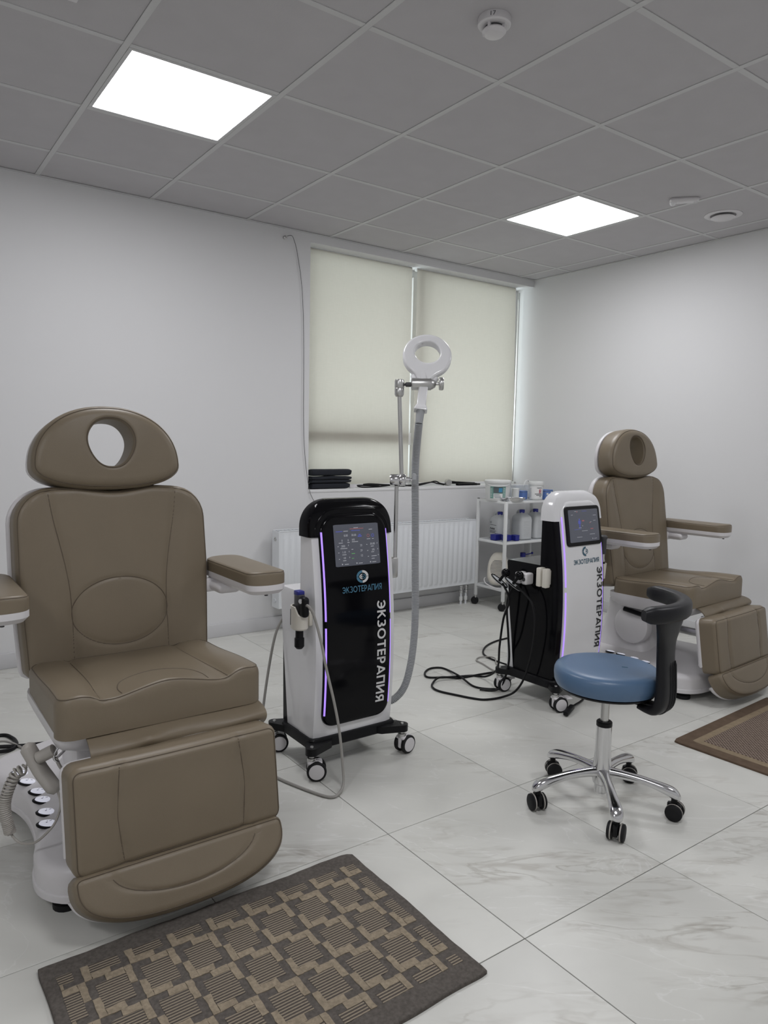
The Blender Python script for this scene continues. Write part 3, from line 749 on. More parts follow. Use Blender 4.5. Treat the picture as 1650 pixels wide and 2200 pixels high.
# handset with coiled cord hanging on the left chair
t = thing('hand_control', 'grey hand control with coiled cord hanging at the side of the left chair', 'remote control', (-0.44, -2.23, 0.30))
O = Vector((-0.44, -2.23, 0.30))
def rel(L): return [Vector(p) - O for p in L]
path = cr(rel([(-0.474, -2.197, 0.432), (-0.462, -2.208, 0.405), (-0.445, -2.225, 0.365), (-0.428, -2.241, 0.335), (-0.410, -2.258, 0.303)]), 5)
rings = []
for i, p in enumerate(path):
    f = i / (len(path) - 1); d = (path[min(i + 1, len(path) - 1)] - path[max(i - 1, 0)]).normalized()
    wd = V(0.55, 0.82, 0.15); wd = (wd - d * wd.dot(d)).normalized(); nd = d.cross(wd)
    sw = 0.026 * (0.35 + 0.65 * ss(0, 0.12, f)) * (0.45 + 0.55 * ss(1, 0.86, f)); st = 0.013 * (0.4 + 0.6 * ss(0, 0.1, f)) * (0.5 + 0.5 * ss(1, 0.9, f))
    rings.append([p + wd * sup(sw, st, 2 * math.pi * k / 20, 3)[0] + nd * sup(sw, st, 2 * math.pi * k / 20, 3)[1] for k in range(20)])
MB().loft(rings).obj('handset', GPLAST, t)
MB().tube(rel([(-0.448, -2.222, 0.395), (-0.412, -2.243, 0.417)]), 0.017, 14).obj('hanger_peg', GPLAST, t)
MB().tube(cr(rel([(-0.372, -2.25, 0.455), (-0.39, -2.25, 0.435), (-0.41, -2.252, 0.415), (-0.413, -2.252, 0.395), (-0.402, -2.253, 0.385)]), 5), 0.0035, 8).obj('wire_hook', CHROME, t)
MB().tube(cr(rel([(-0.366, -2.24, 0.43), (-0.384, -2.25, 0.415), (-0.405, -2.255, 0.40)]), 4), 0.0035, 8).obj('wire_hook', CHROME, t)
MB().tube(cr(rel([(-0.409, -2.25, 0.398), (-0.400, -2.25, 0.372), (-0.390, -2.252, 0.355)]), 4), [0.0045] * 8 + [0.007], 8).obj('hook_tail', GPLAST, t)
axis = cr(rel([(-0.468, -2.204, 0.388), (-0.478, -2.200, 0.366), (-0.497, -2.190, 0.352), (-0.512, -2.184, 0.322), (-0.523, -2.180, 0.288), (-0.527, -2.181, 0.256), (-0.523, -2.187, 0.221), (-0.517, -2.194, 0.190)]), 30)
pts = []
for i, p in enumerate(axis):
    f = i / (len(axis) - 1); d = (axis[min(i + 1, len(axis) - 1)] - axis[max(i - 1, 0)]).normalized(); a = d.orthogonal().normalized(); b = d.cross(a)
    if f < 0.1: pts.append(p); continue
    g = (f - 0.1) / 0.9; th = 2 * math.pi * (7 * g + 22 * g * g); rr = 0.013 * ss(0, 0.08, g)
    pts.append(p + (a * math.cos(th) + b * math.sin(th)) * rr)
sub = cr(pts, 4)
MB().tube(sub, 0.0032, 6).obj('coiled_cord', GPLAST, t)
MB().tube(cr(rel([(-0.517, -2.194, 0.19), (-0.505, -2.206, 0.171), (-0.49, -2.218, 0.163), (-0.464, -2.236, 0.166), (-0.437, -2.252, 0.192), (-0.416, -2.264, 0.224), (-0.403, -2.267, 0.268), (-0.408, -2.26, 0.306)]), 6), 0.0034, 7).obj('straight_cord', GPLAST, t)

# ================================================================== THERAPY MACHINES
FZ = [(0.10, -0.086), (0.20, -0.097), (0.30, -0.105), (0.42, -0.108), (0.55, -0.105), (0.68, -0.096), (0.80, -0.080), (0.91, -0.062), (1.0, -0.046), (1.06, -0.036)]
def edge_y(z):
    for (a, ya), (b, yb) in zip(FZ, FZ[1:]):
        if z <= b: return ya + (yb - ya) * (z - a) / (b - a)
    return FZ[-1][1]
def fy(z):   # smooth front profile
    return sum(edge_y(z + d) for d in (-0.06, -0.03, 0, 0.03, 0.06)) / 5 - 0.020
def tower(z0, z1, hw, grow, zt, R):
    mb = MB(); rings = []; n = 26
    zs = [z0 + (z1 - z0) * k / n for k in range(n + 1)] if z1 < zt - 1e-6 else [z0 + (zt - R - z0) * k / 4 for k in range(5)] + [zt - R + R * math.sin(math.pi / 2 * k / 16) for k in range(1, 17)]
    for z in zs:
        w = hw + grow; back = -0.008 + grow
        f = fy(min(z, 1.02)) - grow; q = 0.0
        if z > zt - R:
            dz = z - (zt - R); w = hw + grow - R + math.sqrt(max(R * R - dz * dz, 0)); w = max(w, 0.02)
            r2 = 0.05
            if z > zt - r2: q = r2 - math.sqrt(max(r2 * r2 - (z - zt + r2) ** 2, 0))
        f += q * 0.75; back -= q * 0.25; ch = 0.020
        rings.append([(w, back, z), (w, f + ch, z), (w - 0.006, f + 0.006, z), (w - 0.03, f, z), (0.3 * w, f - 0.001, z), (-0.3 * w, f - 0.001, z), (-w + 0.03, f, z), (-w + 0.006, f + 0.006, z), (-w, f + ch, z), (-w, back, z)])
    return mb.loft(rings)
def caster(parent, x, y, yaw, brake=False):
    o = MB().lathe([(0, 0.068), (0.017, 0.068), (0.017, 0.084), (0.010, 0.085), (0.010, 0.098), (0, 0.098)], n=16).obj('caster', STEEL, parent)
    o.location = (x, y, 0); o.rotation_euler = (0, 0, R_(yaw)); tr = 0.018
    fk = MB(); fk.box(-0.010, 0.010, -0.018 - tr, 0.020 - tr * 0.2, 0.022, 0.074, 0.008, 3); fk.box(-0.022, 0.022, -0.022 - tr, 0.016, 0.06, 0.074, 0.007, 3); fk.obj('fork', WPLAST, o)
    for s in (-1, 1):
        MB().lathe([(0.024, -0.008), (0.034, -0.0085), (0.0375, -0.005), (0.0375, 0.005), (0.034, 0.0085), (0.024, 0.008), (0.024, -0.008)], (s * 0.0195, -tr, 0.0375), (1, 0, 0), 28).obj('tyre', RUBBER, o)
        MB().lathe([(0.0, -0.006), (0.028, -0.006), (0.0305, 0.004), (0.0285, 0.0098), (0.014, 0.0115), (0, 0.0115)], (s * 0.0195, -tr, 0.0375), (s, 0, 0), 26).obj('wheel_disc', WPLAST, o)
    if brake:
        MB().box(-0.024, 0.024, -0.062 - tr, -0.03 - tr, 0.05, 0.058, 0.004, 2, Matrix.Translation((0, 0, 0.01))).obj('brake_pedal', WPLAST, o)
    return o
def machine(kind, label, loc, rz):
    dp = 0.0 if kind == 1 else 0.05
    t = thing('therapy_machine', label, 'therapy machine', loc, rz, 'therapy machines with purple light strips')
    cap, side, front = (GLOSSB, GLOSSW, GLOSSB) if kind == 1 else (GLOSSW, GLOSSB, GLOSSW)
    tower(0.132, 0.91, 0.188, 0.0, 1.046, 0.105).obj('tower_body', side, t)
    tower(0.905, 1.046, 0.188, 0.005, 1.046, 0.105).obj('top_cap', cap, t)
    # rear cabinet
    rb = []
    for z, y1 in ((0.132, 0.095), (0.30, 0.115), (0.50, 0.142), (0.672, 0.158)):
        rb.append([(p[0], p[1], z) for p in rrect(-0.186, 0.186, -0.012, y1 + dp, 0.006)])
    rb.append([(p[0], p[1], 0.684) for p in rrect(-0.183, 0.183, -0.012, 0.155 + dp, 0.006)])
    MB().loft(rb).obj('rear_cabinet', side, t)
    MB().loft([[(-0.18, 0.09 + dp, 0.132), (0.18, 0.09 + dp, 0.132), (0.18, 0.138 + dp, 0.132), (-0.18, 0.138 + dp, 0.132)], [(-0.18, 0.134 + dp, 0.50), (0.18, 0.134 + dp, 0.50), (0.18, 0.144 + dp, 0.50), (-0.18, 0.144 + dp, 0.50)]]).obj('rear_panel', BLACK if kind == 1 else GLOSSW, t)
    fmp = lambda u, v, w: V(u, fy(min(v, 1.02)) - w, v)
    if kind == 1:
        pad(rp([(-0.175, 0.905, 0.004), (0.175, 0.905, 0.004), (0.175, 1.014, 0.10), (-0.175, 1.014, 0.10)]), 0.010, 0.008, lambda u, v, w: fmp(u, v, w - 0.002), n=120, rings=14).obj('front_arch', GLOSSB, t)
    pol = rp([(-0.155, 0.172, 0.055), (0.155, 0.172, 0.055), (0.155, 0.992 if kind == 1 else 1.0, 0.075), (-0.155, 0.992 if kind == 1 else 1.0, 0.075)])
    PW = 0.018 if kind == 1 else 0.016
    pad(pol, PW, 0.0155, lambda u, v, w: fmp(u, v, w - 0.001), n=220, rings=44, arc=6).obj('front_panel', front, t)
    w0 = PW - 0.001
    for s in (-1, 1):
        for z0, z1 in ((0.592, 0.925), (0.225, 0.566)):
            k_ = 24; rows = []
            for i in range(k_ + 1):
                z = z0 + (z1 - z0) * i / k_; c0 = fmp(s * (0.155 - 0.0155 * (1 - math.sin(R_(52)))), z, PW - 0.001 - 0.0155 * (1 - math.sin(R_(52)))); c0 = fmp(s * (0.155 - 0.0155 + 0.0155 * math.cos(R_(52))), z, PW - 0.001 - 0.0155 + 0.0155 * math.sin(R_(52)))
                a_ = V(-s * math.sin(R_(52)), -math.cos(R_(52)), 0); n_v = V(s * math.cos(R_(52)), -math.sin(R_(52)), 0)
                rows.append([c0 + a_ * 0.0036 + n_v * 0.0, c0 + a_ * 0.003 + n_v * 0.0012, c0 - a_ * 0.003 + n_v * 0.0012, c0 - a_ * 0.0036])
            MB().loft(rows).obj('light_strip', LED, t)
    # screen
    if kind == 1:
        sx0, sx1, sz0, sz1 = -0.098, 0.108, 0.792, 0.950
    else:
        sx0, sx1, sz0, sz1 = -0.112, 0.122, 0.802, 0.958
        bz = pad(rrect(-0.132, 0.142, 0.783, 0.974, 0.018), 0.008, 0.004, lambda u, v, w: fmp(u, v, w + w0), n=120, rings=8).obj('screen_bezel', BLACK, t)
    sw = w0 + (0.0015 if kind == 1 else 0.008)
    scr = pad(rrect(sx0, sx1, sz0, sz1, 0.002), 0.002, 0.001, lambda u, v, w: fmp(u, v, w + sw), n=80, rings=6).obj('screen', SCRN, t)
    smp2 = lambda u, v, w: fmp(sx0 + (sx1 - sx0) * u, sz1 - (sz1 - sz0) * v, w + sw + 0.0027)
    def st(mb, body, u, v, h=0.028, wf=0.55): text_on(mb, body, smp2, u, u + h * wf * len(body), v + h, v, 0)
    def bar(mb, u0, u1, v0, v1): flat(mb, [(u0, v0), (u1, v0), (u1, v1), (u0, v1)], smp2, 0)
    A, Bl, Rd, Gr = MB(), MB(), MB(), MB()
    if kind == 1:
        for s_, u, v, h in (('0.00', 0.215, 0.24, 0.05), ('30.00', 0.38, 0.24, 0.05), ('0', 0.155, 0.355, 0.05), ('0', 0.29, 0.355, 0.05), ('16%', 0.385, 0.35, 0.05), ('2000', 0.14, 0.49, 0.05), ('1.0', 0.165, 0.635, 0.05), ('10', 0.18, 0.775, 0.05),
                            ('33', 0.56, 0.50, 0.05), ('29', 0.56, 0.625, 0.05), ('12', 0.565, 0.745, 0.05), ('30.00', 0.79, 0.48, 0.05), ('20%', 0.82, 0.625, 0.05), ('+', 0.29, 0.48, 0.045), ('+', 0.295, 0.63, 0.045), ('+', 0.30, 0.77, 0.045), ('+', 0.94, 0.475, 0.045), ('+', 0.945, 0.62, 0.045), ('+', 0.95, 0.765, 0.045)):
            st(A, s_, u, v, h, 0.42)
        for u0, u1, v in ((0.21, 0.31, 0.155), (0.78, 0.86, 0.145), (0.09, 0.18, 0.43), (0.28, 0.33, 0.43), (0.38, 0.52, 0.42), (0.12, 0.27, 0.565), (0.15, 0.24, 0.715), (0.16, 0.23, 0.855), (0.80, 0.87, 0.56), (0.80, 0.87, 0.70), (0.80, 0.92, 0.80), (0.80, 0.87, 0.86),
                          (0.06, 0.085, 0.51), (0.065, 0.09, 0.66), (0.07, 0.095, 0.81), (0.70, 0.725, 0.51), (0.71, 0.735, 0.66), (0.715, 0.74, 0.80), (0.72, 0.80, 0.375), (0.84, 0.88, 0.375), (0.19, 0.28, 0.945), (0.50, 0.59, 0.945), (0.81, 0.90, 0.945), (0.36, 0.40, 0.60), (0.44, 0.54, 0.085)):
            bar(A, u0, u1, v, v + 0.012)
        for u in (0.13, 0.45, 0.76): flat(A, [(u, 0.925), (u + 0.03, 0.945), (u, 0.965)], smp2, 0)
        bar(Bl, 0.04, 0.19, 0.155, 0.172); bar(Bl, 0.38, 0.58, 0.15, 0.165); bar(Bl, 0.52, 0.61, 0.285, 0.315); bar(Bl, 0.54, 0.59, 0.25, 0.272)
        bar(Rd, 0.35, 0.66, 0.105, 0.122); bar(Gr, 0.355, 0.43, 0.70, 0.716); bar(Gr, 0.355, 0.40, 0.815, 0.829)
        band(Rd, smp2, 0, 0.755, 0.30, 0.022, 0.032, 0, 359, sy=1.25); band(Bl, smp2, 0, 0.86, 0.30, 0.022, 0.032, 0, 359, sy=1.25)
    else:
        for u0, u1, v in ((0.20, 0.32, 0.05), (0.45, 0.62, 0.05), (0.08, 0.14, 0.15), (0.82, 0.93, 0.20), (0.82, 0.90, 0.36), (0.30, 0.40, 0.56), (0.15, 0.38, 0.60), (0.40, 0.60, 0.66), (0.22, 0.40, 0.84), (0.66, 0.84, 0.78), (0.80, 0.90, 0.925), (0.70, 0.76, 0.40), (0.42, 0.46, 0.50)):
            bar(Bl if u0 in (0.15, 0.45) else A, u0, u1, v, v + 0.009)
        flat(A, [(0.745, 0.905), (0.775, 0.925), (0.745, 0.945)], smp2, 0)
        # small figure outline in the middle of the display
        band(Bl, smp2, 0, 0.345, 0.30, 0.0, 0.022, 0, 359); bar(Bl, 0.325, 0.365, 0.33, 0.44); bar(Bl, 0.325, 0.34, 0.44, 0.56); bar(Bl, 0.35, 0.365, 0.44, 0.56); bar(Bl, 0.30, 0.318, 0.34, 0.44); bar(Bl, 0.372, 0.39, 0.34, 0.44)
        bar(Rd, 0.43, 0.51, 0.33, 0.37); bar(Rd, 0.68, 0.72, 0.42, 0.44); bar(Rd, 0.70, 0.80, 0.60, 0.63); bar(Rd, 0.27, 0.30, 0.05, 0.08)
    A.obj('screen_writing', SCT, scr); Bl.obj('screen_blue_marks', SCTB, scr); Rd.obj('screen_red_marks', SCTR, scr)
    if kind == 1: Gr.obj('screen_green_marks', SCTG, scr)
    # emblem and lettering
    wl = w0 + 0.0022
    tc_, vc_ = (TEAL, LETW) if kind == 1 else (TEALD, INK)
    LC, RC = MB(), MB(); ex_, ez_ = (0.020, 0.747) if kind == 1 else (0.012, 0.753)
    if kind == 1:
        band(LC, fmp, wl, ex_, ez_, 0.0175, 0.028, 92, 178, sy=0.86); band(LC, fmp, wl, ex_, ez_, 0.0175, 0.028, 182, 268, sy=0.86)
        band(RC, fmp, wl, ex_, ez_, 0.0175, 0.028, 2, 90, sy=0.86); band(RC, fmp, wl, ex_, ez_, 0.0175, 0.028, 270, 358, sy=0.86)
        band(RC, fmp, wl, ex_, ez_, 0.010, 0.0145, 90, 270, sy=0.72); band(LC, fmp, wl, ex_ + 0.003, ez_, 0.008, 0.0115, -90, 90, sy=0.85)
        band(RC, fmp, wl, ex_ - 0.002, ez_, 0.0, 0.006, 90, 270, sy=0.8); band(LC, fmp, wl, ex_ + 0.001, ez_, 0.0, 0.005, -90, 90, sy=0.8)
    else:
        band(LC, fmp, wl, ex_, ez_, 0.0165, 0.027, 88, 178, sy=0.86); band(LC, fmp, wl, ex_, ez_, 0.0165, 0.027, 182, 272, sy=0.86)
        band(LC, fmp, wl, ex_ + 0.004, ez_, 0.010, 0.0135, -110, 110, sy=0.9); band(LC, fmp, wl, ex_ + 0.004, ez_, 0.0, 0.0045, 0, 359)
    LC.obj('emblem_teal', tc_, t)
    if kind == 1: RC.obj('emblem_white', LETW, t)
    if kind == 1:
        wordmark(MB(), fmp, -0.074, 0.108, 0.690, 0.714, wl, h=0.075).obj('horizontal_lettering', TEAL, t)
        wordmark(MB(), fmp, 0.083, 0.124, 0.236, 0.645, wl, True, h=0.09).obj('vertical_lettering', LETW, t)
    else:
        wordmark(MB(), fmp, -0.086, 0.116, 0.694, 0.717, wl, h=0.075).obj('horizontal_lettering', TEALD, t)
        wordmark(MB(), fmp, 0.096, 0.138, 0.262, 0.668, wl, True, h=0.085).obj('vertical_lettering', INK, t)
    # base with caster ears
    bp = []
    for z in (0.092, 0.096, 0.128, 0.134):
        g = 0.0 if z in (0.096, 0.128) else -0.004
        bp.append([(p[0], p[1], z) for p in rrect(-0.200 - g, 0.200 + g, -0.122 - g, 0.128 + g + dp, 0.02)])
    MB().loft(bp).obj('base_plate', BLACK, t)
    for sx_, sy_, yaw, br in ((-1, -1, 62, False), (1, -1, 100, False), (-1, 1, 70, False), (1, 1, 60, False)):
        px, py = sx_ * 0.212, (-0.150 if sy_ < 0 else 0.155 + dp); qx, qy = sx_ * 0.15, sy_ * 0.10 + (dp if sy_ > 0 else 0)
        e = MB(); pts_ = []
        for k in range(9):
            a = math.atan2(py - qy, px - qx) + R_(-90 + 22.5 * k); pts_.append((px + 0.024 * math.cos(a), py + 0.024 * math.sin(a)))
        for k in range(9):
            a = math.atan2(py - qy, px - qx) + R_(90 + 22.5 * k); pts_.append((qx + 0.05 * math.cos(a), qy + 0.05 * math.sin(a)))
        e.loft([[(p[0], p[1], z) for p in pts_] for z in (0.096, 0.124)]); ear = e.obj('caster_ear', BLACK, t)
        MB().lathe([(0, 0.124), (0.007, 0.124), (0.006, 0.128), (0, 0.128)], (px, py, 0), n=10).obj('bolt', STEEL, ear)
        caster(t, px, py, yaw if kind == 1 else yaw + 6, kind == 2 and sx_ < 0)
    return t
M1 = (0.7325, -1.88, 0)
mc1 = machine(1, 'therapy machine with black front and white sides beside the left chair', M1, 0)
mc2 = machine(2, 'therapy machine with white front and black sides behind the blue stool', (2.043, -1.903, 0), 3)

# ---- machine 1: holder cup on its left side, support arm on its right side
cup = MB(); hc = (-0.228, -0.075)
ringo = [(hc[0] + 0.032 * math.cos(R_(a)), hc[1] + 0.038 * math.sin(R_(a))) for a in range(0, 360, 12)]
ringi = [(hc[0] + 0.027 * math.cos(R_(a)), hc[1] + 0.033 * math.sin(R_(a))) for a in range(0, 360, 12)]
zt = lambda p: 0.652 - 0.034 * ss(0.012, 0.030, -(p[1] - hc[1]))
cup.loft([[(p[0], p[1], zt(p)) for p in ringi], [(p[0], p[1], zt(p)) for p in ringo], [(p[0], p[1], 0.568) for p in ringo], [(p[0] * 0.98 + hc[0] * 0.02, p[1], 0.562) for p in ringi], [(p[0], p[1], 0.57) for p in ringi], [(p[0], p[1], zt(p)) for p in ringi]], False, False)
cup.box(-0.202, -0.187, -0.105, -0.045, 0.575, 0.63, 0.004)
hco = cup.obj('holder_cup', CREAM, mc1)
MB().box(hc[0] - 0.031, hc[0] - 0.026, hc[1] + 0.010, hc[1] + 0.017, 0.578, 0.64, 0.002).obj('holder_slot', DARKG, hco)
arm = [(0.2175, -0.065)]
MB().box(0.186, 0.226, -0.085, -0.045, 0.715, 0.80, 0.008).obj('arm_socket', STEEL, mc1)
MB().tube([(0.220, -0.066, 0.73), (0.220, -0.066, 1.09)], 0.0085, 12).obj('arm_rod', STEEL, mc1)
kn = Vector((0.232, -0.068, 1.115))
MB().lathe([(0, -0.038), (0.022, -0.038), (0.024, -0.034), (0.024, -0.003), (0.022, 0.0), (0.024, 0.003), (0.024, 0.022), (0.021, 0.026), (0.012, 0.027), (0.012, 0.042), (0.008, 0.044), (0.008, 0.056), (0, 0.056)], kn, cr_, 24).obj('arm_joint', CHROME, mc1)
MB().lathe([(0, 0.052), (0.026, 0.052), (0.028, 0.058), (0.026, 0.066), (0.02, 0.07), (0, 0.07)], kn, cr_, 8).obj('joint_knob', HOSE, mc1)
MB().tube([(0.238, -0.075, 1.12), (0.2205, -0.070, 1.475)], 0.0085, 12).obj('arm_rod', STEEL, mc1)
MB().lathe([(0, -0.038), (0.014, -0.038), (0.019, -0.03), (0.0195, -0.006), (0.018, -0.004), (0.0195, -0.002), (0.0195, 0.024), (0.017, 0.030), (0.012, 0.031), (0, 0.031)], (0.2205, -0.07, 1.487), n=20).obj('arm_joint', STEEL, mc1)
pc = Vector((0.2205, -0.07, 1.497))
MB().lathe([(0, 0.015), (0.005, 0.015), (0.005, 0.022), (0.0095, 0.027), (0.0095, 0.046), (0.016, 0.05), (0, 0.05)], pc, cr_, 16).obj('clamp_pin', DARKG, mc1)
MB().lathe([(0, 0.046), (0.018, 0.046), (0.0245, 0.050), (0.0245, 0.125), (0.021, 0.13), (0.014, 0.142), (0.006, 0.146), (0, 0.146)], pc + Vector((0, 0, 0.002)), cr_, 24).obj('clamp_sleeve', STEEL, mc1)
MB().lathe([(0, 0.14), (0.006, 0.14), (0.006, 0.158), (0.024, 0.158), (0.026, 0.162), (0.026, 0.172), (0.023, 0.176), (0, 0.176)], pc + Vector((0, 0, 0.003)), cr_, 24).obj('clamp_screw', STEEL, mc1)

# ---- ring applicator with corrugated hose
RO = Vector((1.055, -1.955, 1.42))
t = thing('ring_applicator', 'white ring-shaped applicator with grey corrugated hose, clamped on the tall arm', 'applicator', RO)
tilt = V(0.11, -0.02, 0.99).normalized()
nrm = (-cf_ + V(0, 0, 0.30)).normalized(); up = (tilt - nrm * tilt.dot(nrm)).normalized(); rt = up.cross(nrm)
RC_ = Vector((1.080, -1.962, 1.606)) - RO
def rmap(u, v, w): return RC_ + rt * u + up * v + nrm * w
outl = []
for k in range(0, 61):
    a = R_(-58 + 296 * k / 60); outl.append((0.099 * math.cos(a), 0.094 * math.sin(a)))
outl += [(-0.036, -0.095), (-0.024, -0.113), (-0.020, -0.135), (0.020, -0.135), (0.024, -0.113), (0.036, -0.095)]
inn = [(0.052 * math.cos(R_(6 * k)), 0.012 + 0.047 * math.sin(R_(6 * k))) for k in range(60)]
o1 = pad(outl, 0.040, 0.010, rmap, None, hole=inn, n=140, rings=8, hr=0.006, back=0.010)
o1.obj('ring_head', GLOSSW, t)
for s in (-1, 1):
    MB().tube([rmap(s * 0.047, -0.088, 0.018), rmap(s * 0.036, -0.110, 0.02), rmap(s * 0.030, -0.135, 0.02)], [0.011, 0.013, 0.010], 10).obj('ring_gusset', GLOSSW, t)
hd_ = []
for v, wx, wy in ((-0.13, 0.019, 0.016), (-0.185, 0.0185, 0.015), (-0.215, 0.0185, 0.015), (-0.224, 0.023, 0.018), (-0.236, 0.027, 0.021), (-0.240, 0.026, 0.02)):
    hd_.append([rmap(p[0], v, 0.020 + p[1]) for p in rrect(-wx, wx, -wy, wy, 0.006)])
MB().loft(hd_).obj('handle', GLOSSW, t)
hp = [rmap(0, -0.236, 0.02), rmap(0.0, -0.265, 0.02), rmap(0.0, -0.295, 0.02)]
MB().tube(hp, [0.0175, 0.016, 0.0140], 14).obj('strain_relief', HOSE, t)
P = [rmap(0, -0.292, 0.02)] + [Vector(p) - RO for p in ((1.040, -1.955, 1.17), (1.048, -1.953, 0.95), (1.056, -1.95, 0.75), (1.062, -1.95, 0.586), (1.060, -1.95, 0.46), (1.046, -1.948, 0.335), (1.018, -1.944, 0.24), (0.975, -1.93, 0.19), (0.925, -1.91, 0.178))]
axis = cr(P, 60); n_ = len(axis)
# corrugation: one ring every ~6 mm
tot = sum((axis[i + 1] - axis[i]).length for i in range(n_ - 1)); pts, rad = [], []; s_ = 0; nxt = 0; k = 0
for i in range(n_ - 1):
    seg = (axis[i + 1] - axis[i]).length
    while nxt <= s_ + seg:
        pts.append(axis[i].lerp(axis[i + 1], (nxt - s_) / seg)); rad.append((0.0152, 0.0160, 0.0152, 0.0137)[k % 4]); k += 1; nxt += 0.0016
    s_ += seg
MB().tube(pts, rad, 14).obj('corrugated_hose', HOSE, t)

# ---- handpiece in the holder cup, with its long grey cable
HO = Vector((0.505, -1.955, 0.60))
t = thing('handpiece', 'black and blue handpiece standing in the white cup holder, grey cable trailing', 'handpiece', HO)
b = MB(); b.box(-0.015, 0.015, -0.018, 0.020, -0.02, 0.095, 0.006, 2); b.obj('handpiece_body', DARKG, t)
MB().box(-0.014, 0.016, -0.012, 0.024, 0.088, 0.108, 0.005).obj('handpiece_cap', BLUE, t)
g = MB(); g.box(-0.016, 0.014, -0.056, -0.014, 0.014, 0.092, 0.013, 3); g.obj('handpiece_grip', BLACK, t)
MB().lathe([(0, 0), (0.0095, 0), (0.0095, 0.003), (0.007, 0.005), (0, 0.005)], (-0.0145, -0.036, 0.076), (-0.8, -0.55, 0.1), 18).obj('trigger_button', CHROME, t)
MB().lathe([(0, -0.02), (0.015, -0.02), (0.015, -0.07), (0.0185, -0.073), (0.0185, -0.105), (0.012, -0.113), (0, -0.113)], (0, 0, 0), n=20).obj('handpiece_barrel', BLACK, t)
cb = cr([Vector(p) - HO for p in ((0.503, -2.005, 0.660), (0.507, -2.018, 0.660), (0.525, -2.029, 0.622), (0.542, -2.053, 0.528), (0.554, -2.074, 0.427), (0.572, -2.101, 0.308), (0.583, -2.121, 0.206), (0.588, -2.139, 0.086), (0.580, -2.160, 0.022), (0.545, -2.190, 0.007), (0.509, -2.201, 0.006), (0.481, -2.166, 0.006), (0.443, -2.065, 0.006), (0.414, -1.967, 0.006), (0.395, -1.86, 0.006), (0.42, -1.76, 0.012), (0.455, -1.725, 0.08), (0.50, -1.70, 0.30), (0.53, -1.712, 0.48), (0.56, -1.735, 0.56))], 8)
MB().tube(cb, 0.0055, 8).obj('cable', CABG, t)

# ---- machine 2: magnetic probes, cream holders, black cables
def m2(lx, ly, z):
    a = R_(3); return Vector((2.043 + lx * math.cos(a) - ly * math.sin(a), -1.903 + lx * math.sin(a) + ly * math.cos(a), z))
for k, (ly, ang) in enumerate(((-0.030, 0), )):
    h = MB(); h.box(-0.232, -0.188, ly - 0.014, ly + 0.012, 0.588, 0.680, 0.006); h.box(-0.226, -0.19, ly - 0.045, ly - 0.019, 0.585, 0.678, 0.006); h.box(-0.2, -0.186, ly - 0.045, ly + 0.012, 0.60, 0.67, 0.003)
    h.obj('probe_holder', CREAM, mc2)
for ly in (0.048, 0.090):
    h = MB(); h.box(-0.245, -0.187, ly - 0.020, ly + 0.015, 0.585, 0.642, 0.010, 3); hh = h.obj('cradle', WPLAST, mc2)
    MB().lathe([(0, 0), (0.010, 0), (0.010, 0.002), (0, 0.002)], (-0.245, ly - 0.003, 0.612), (-1, 0, 0), 16).obj('cradle_socket', DARKG, hh)
hb = MB(); ro = [(0.232 + 0.024 * math.cos(R_(a)), -0.068 + 0.024 * math.sin(R_(a))) for a in range(0, 360, 15)]; ri = [(0.232 + 0.019 * math.cos(R_(a)), -0.068 + 0.019 * math.sin(R_(a))) for a in range(0, 360, 15)]
hb.loft([[(p[0], p[1], 0.666) for p in ri], [(p[0], p[1], 0.666) for p in ro], [(0.232 + (p[0] - 0.232) * 0.8, -0.068 + (p[1] + 0.068) * 0.8, 0.588) for p in ro], [(0.232 + (p[0] - 0.232) * 0.8, -0.068 + (p[1] + 0.068) * 0.8, 0.592) for p in ri], [(p[0], p[1], 0.666) for p in ri]], False, False)
hb.box(0.186, 0.212, -0.085, -0.05, 0.60, 0.66, 0.004); hb.obj('probe_holder', CREAM, mc2)
for k, (ly, lab) in enumerate(((0.165, 'black ball probe with oval grey paddle, the one farther back on the white machine'), (0.075, 'black ball probe with oval grey paddle, the one nearer the cream holders'))):
    O2 = m2(-0.262, ly, 0.61)
    t = thing('paddle_probe', lab, 'probe', O2, 3, 'paddle probes on the white machine')
    dirn = V(-0.15, 0.55, -0.78).normalized(); side_ = V(0.35, -0.75, -0.5); side_ = (side_ - dirn * side_.dot(dirn)).normalized(); nn = dirn.cross(side_)
    ov = [sup(0.050, 0.020, 2 * math.pi * q / 40, 2) for q in range(40)]
    base = dirn * 0.030
    pad(ov, 0.007, 0.003, plane(base, side_, nn, dirn), None, n=40, rings=4).obj('paddle', SHELFG, t)
    MB().tube([base + side_ * p[0] + nn * p[1] for p in ov], 0.0035, 6, True).obj('paddle_rim', BLACK, t)
    MB().lathe([(0, 0.004), (0.012, 0.004), (0.012, 0.006), (0, 0.006)], base + dirn * 0.003, dirn, 16).obj('paddle_contact', DARKG, t)
    MB().tube([base, -dirn * 0.010], 0.0075, 10).obj('probe_neck', BLACK, t)
    MB().sphere(-dirn * 0.025, 0.022, 18).obj('probe_ball', GLOSSB, t)
t = thing('massage_probe', 'dark grey and steel probe in the holder on the far side of the white machine', 'probe', m2(0.232, -0.068, 0.60), 3)
MB().lathe([(0, 0.115), (0.016, 0.115), (0.018, 0.12), (0.0185, 0.19), (0.022, 0.196), (0.022, 0.206), (0.015, 0.212), (0, 0.212)], n=22).obj('probe_grip', DARKG, t)
MB().lathe([(0, 0.072), (0.013, 0.072), (0.0145, 0.076), (0.0135, 0.084), (0.012, 0.088), (0.012, 0.116), (0, 0.116)], n=22).obj('probe_shaft', STEEL, t)
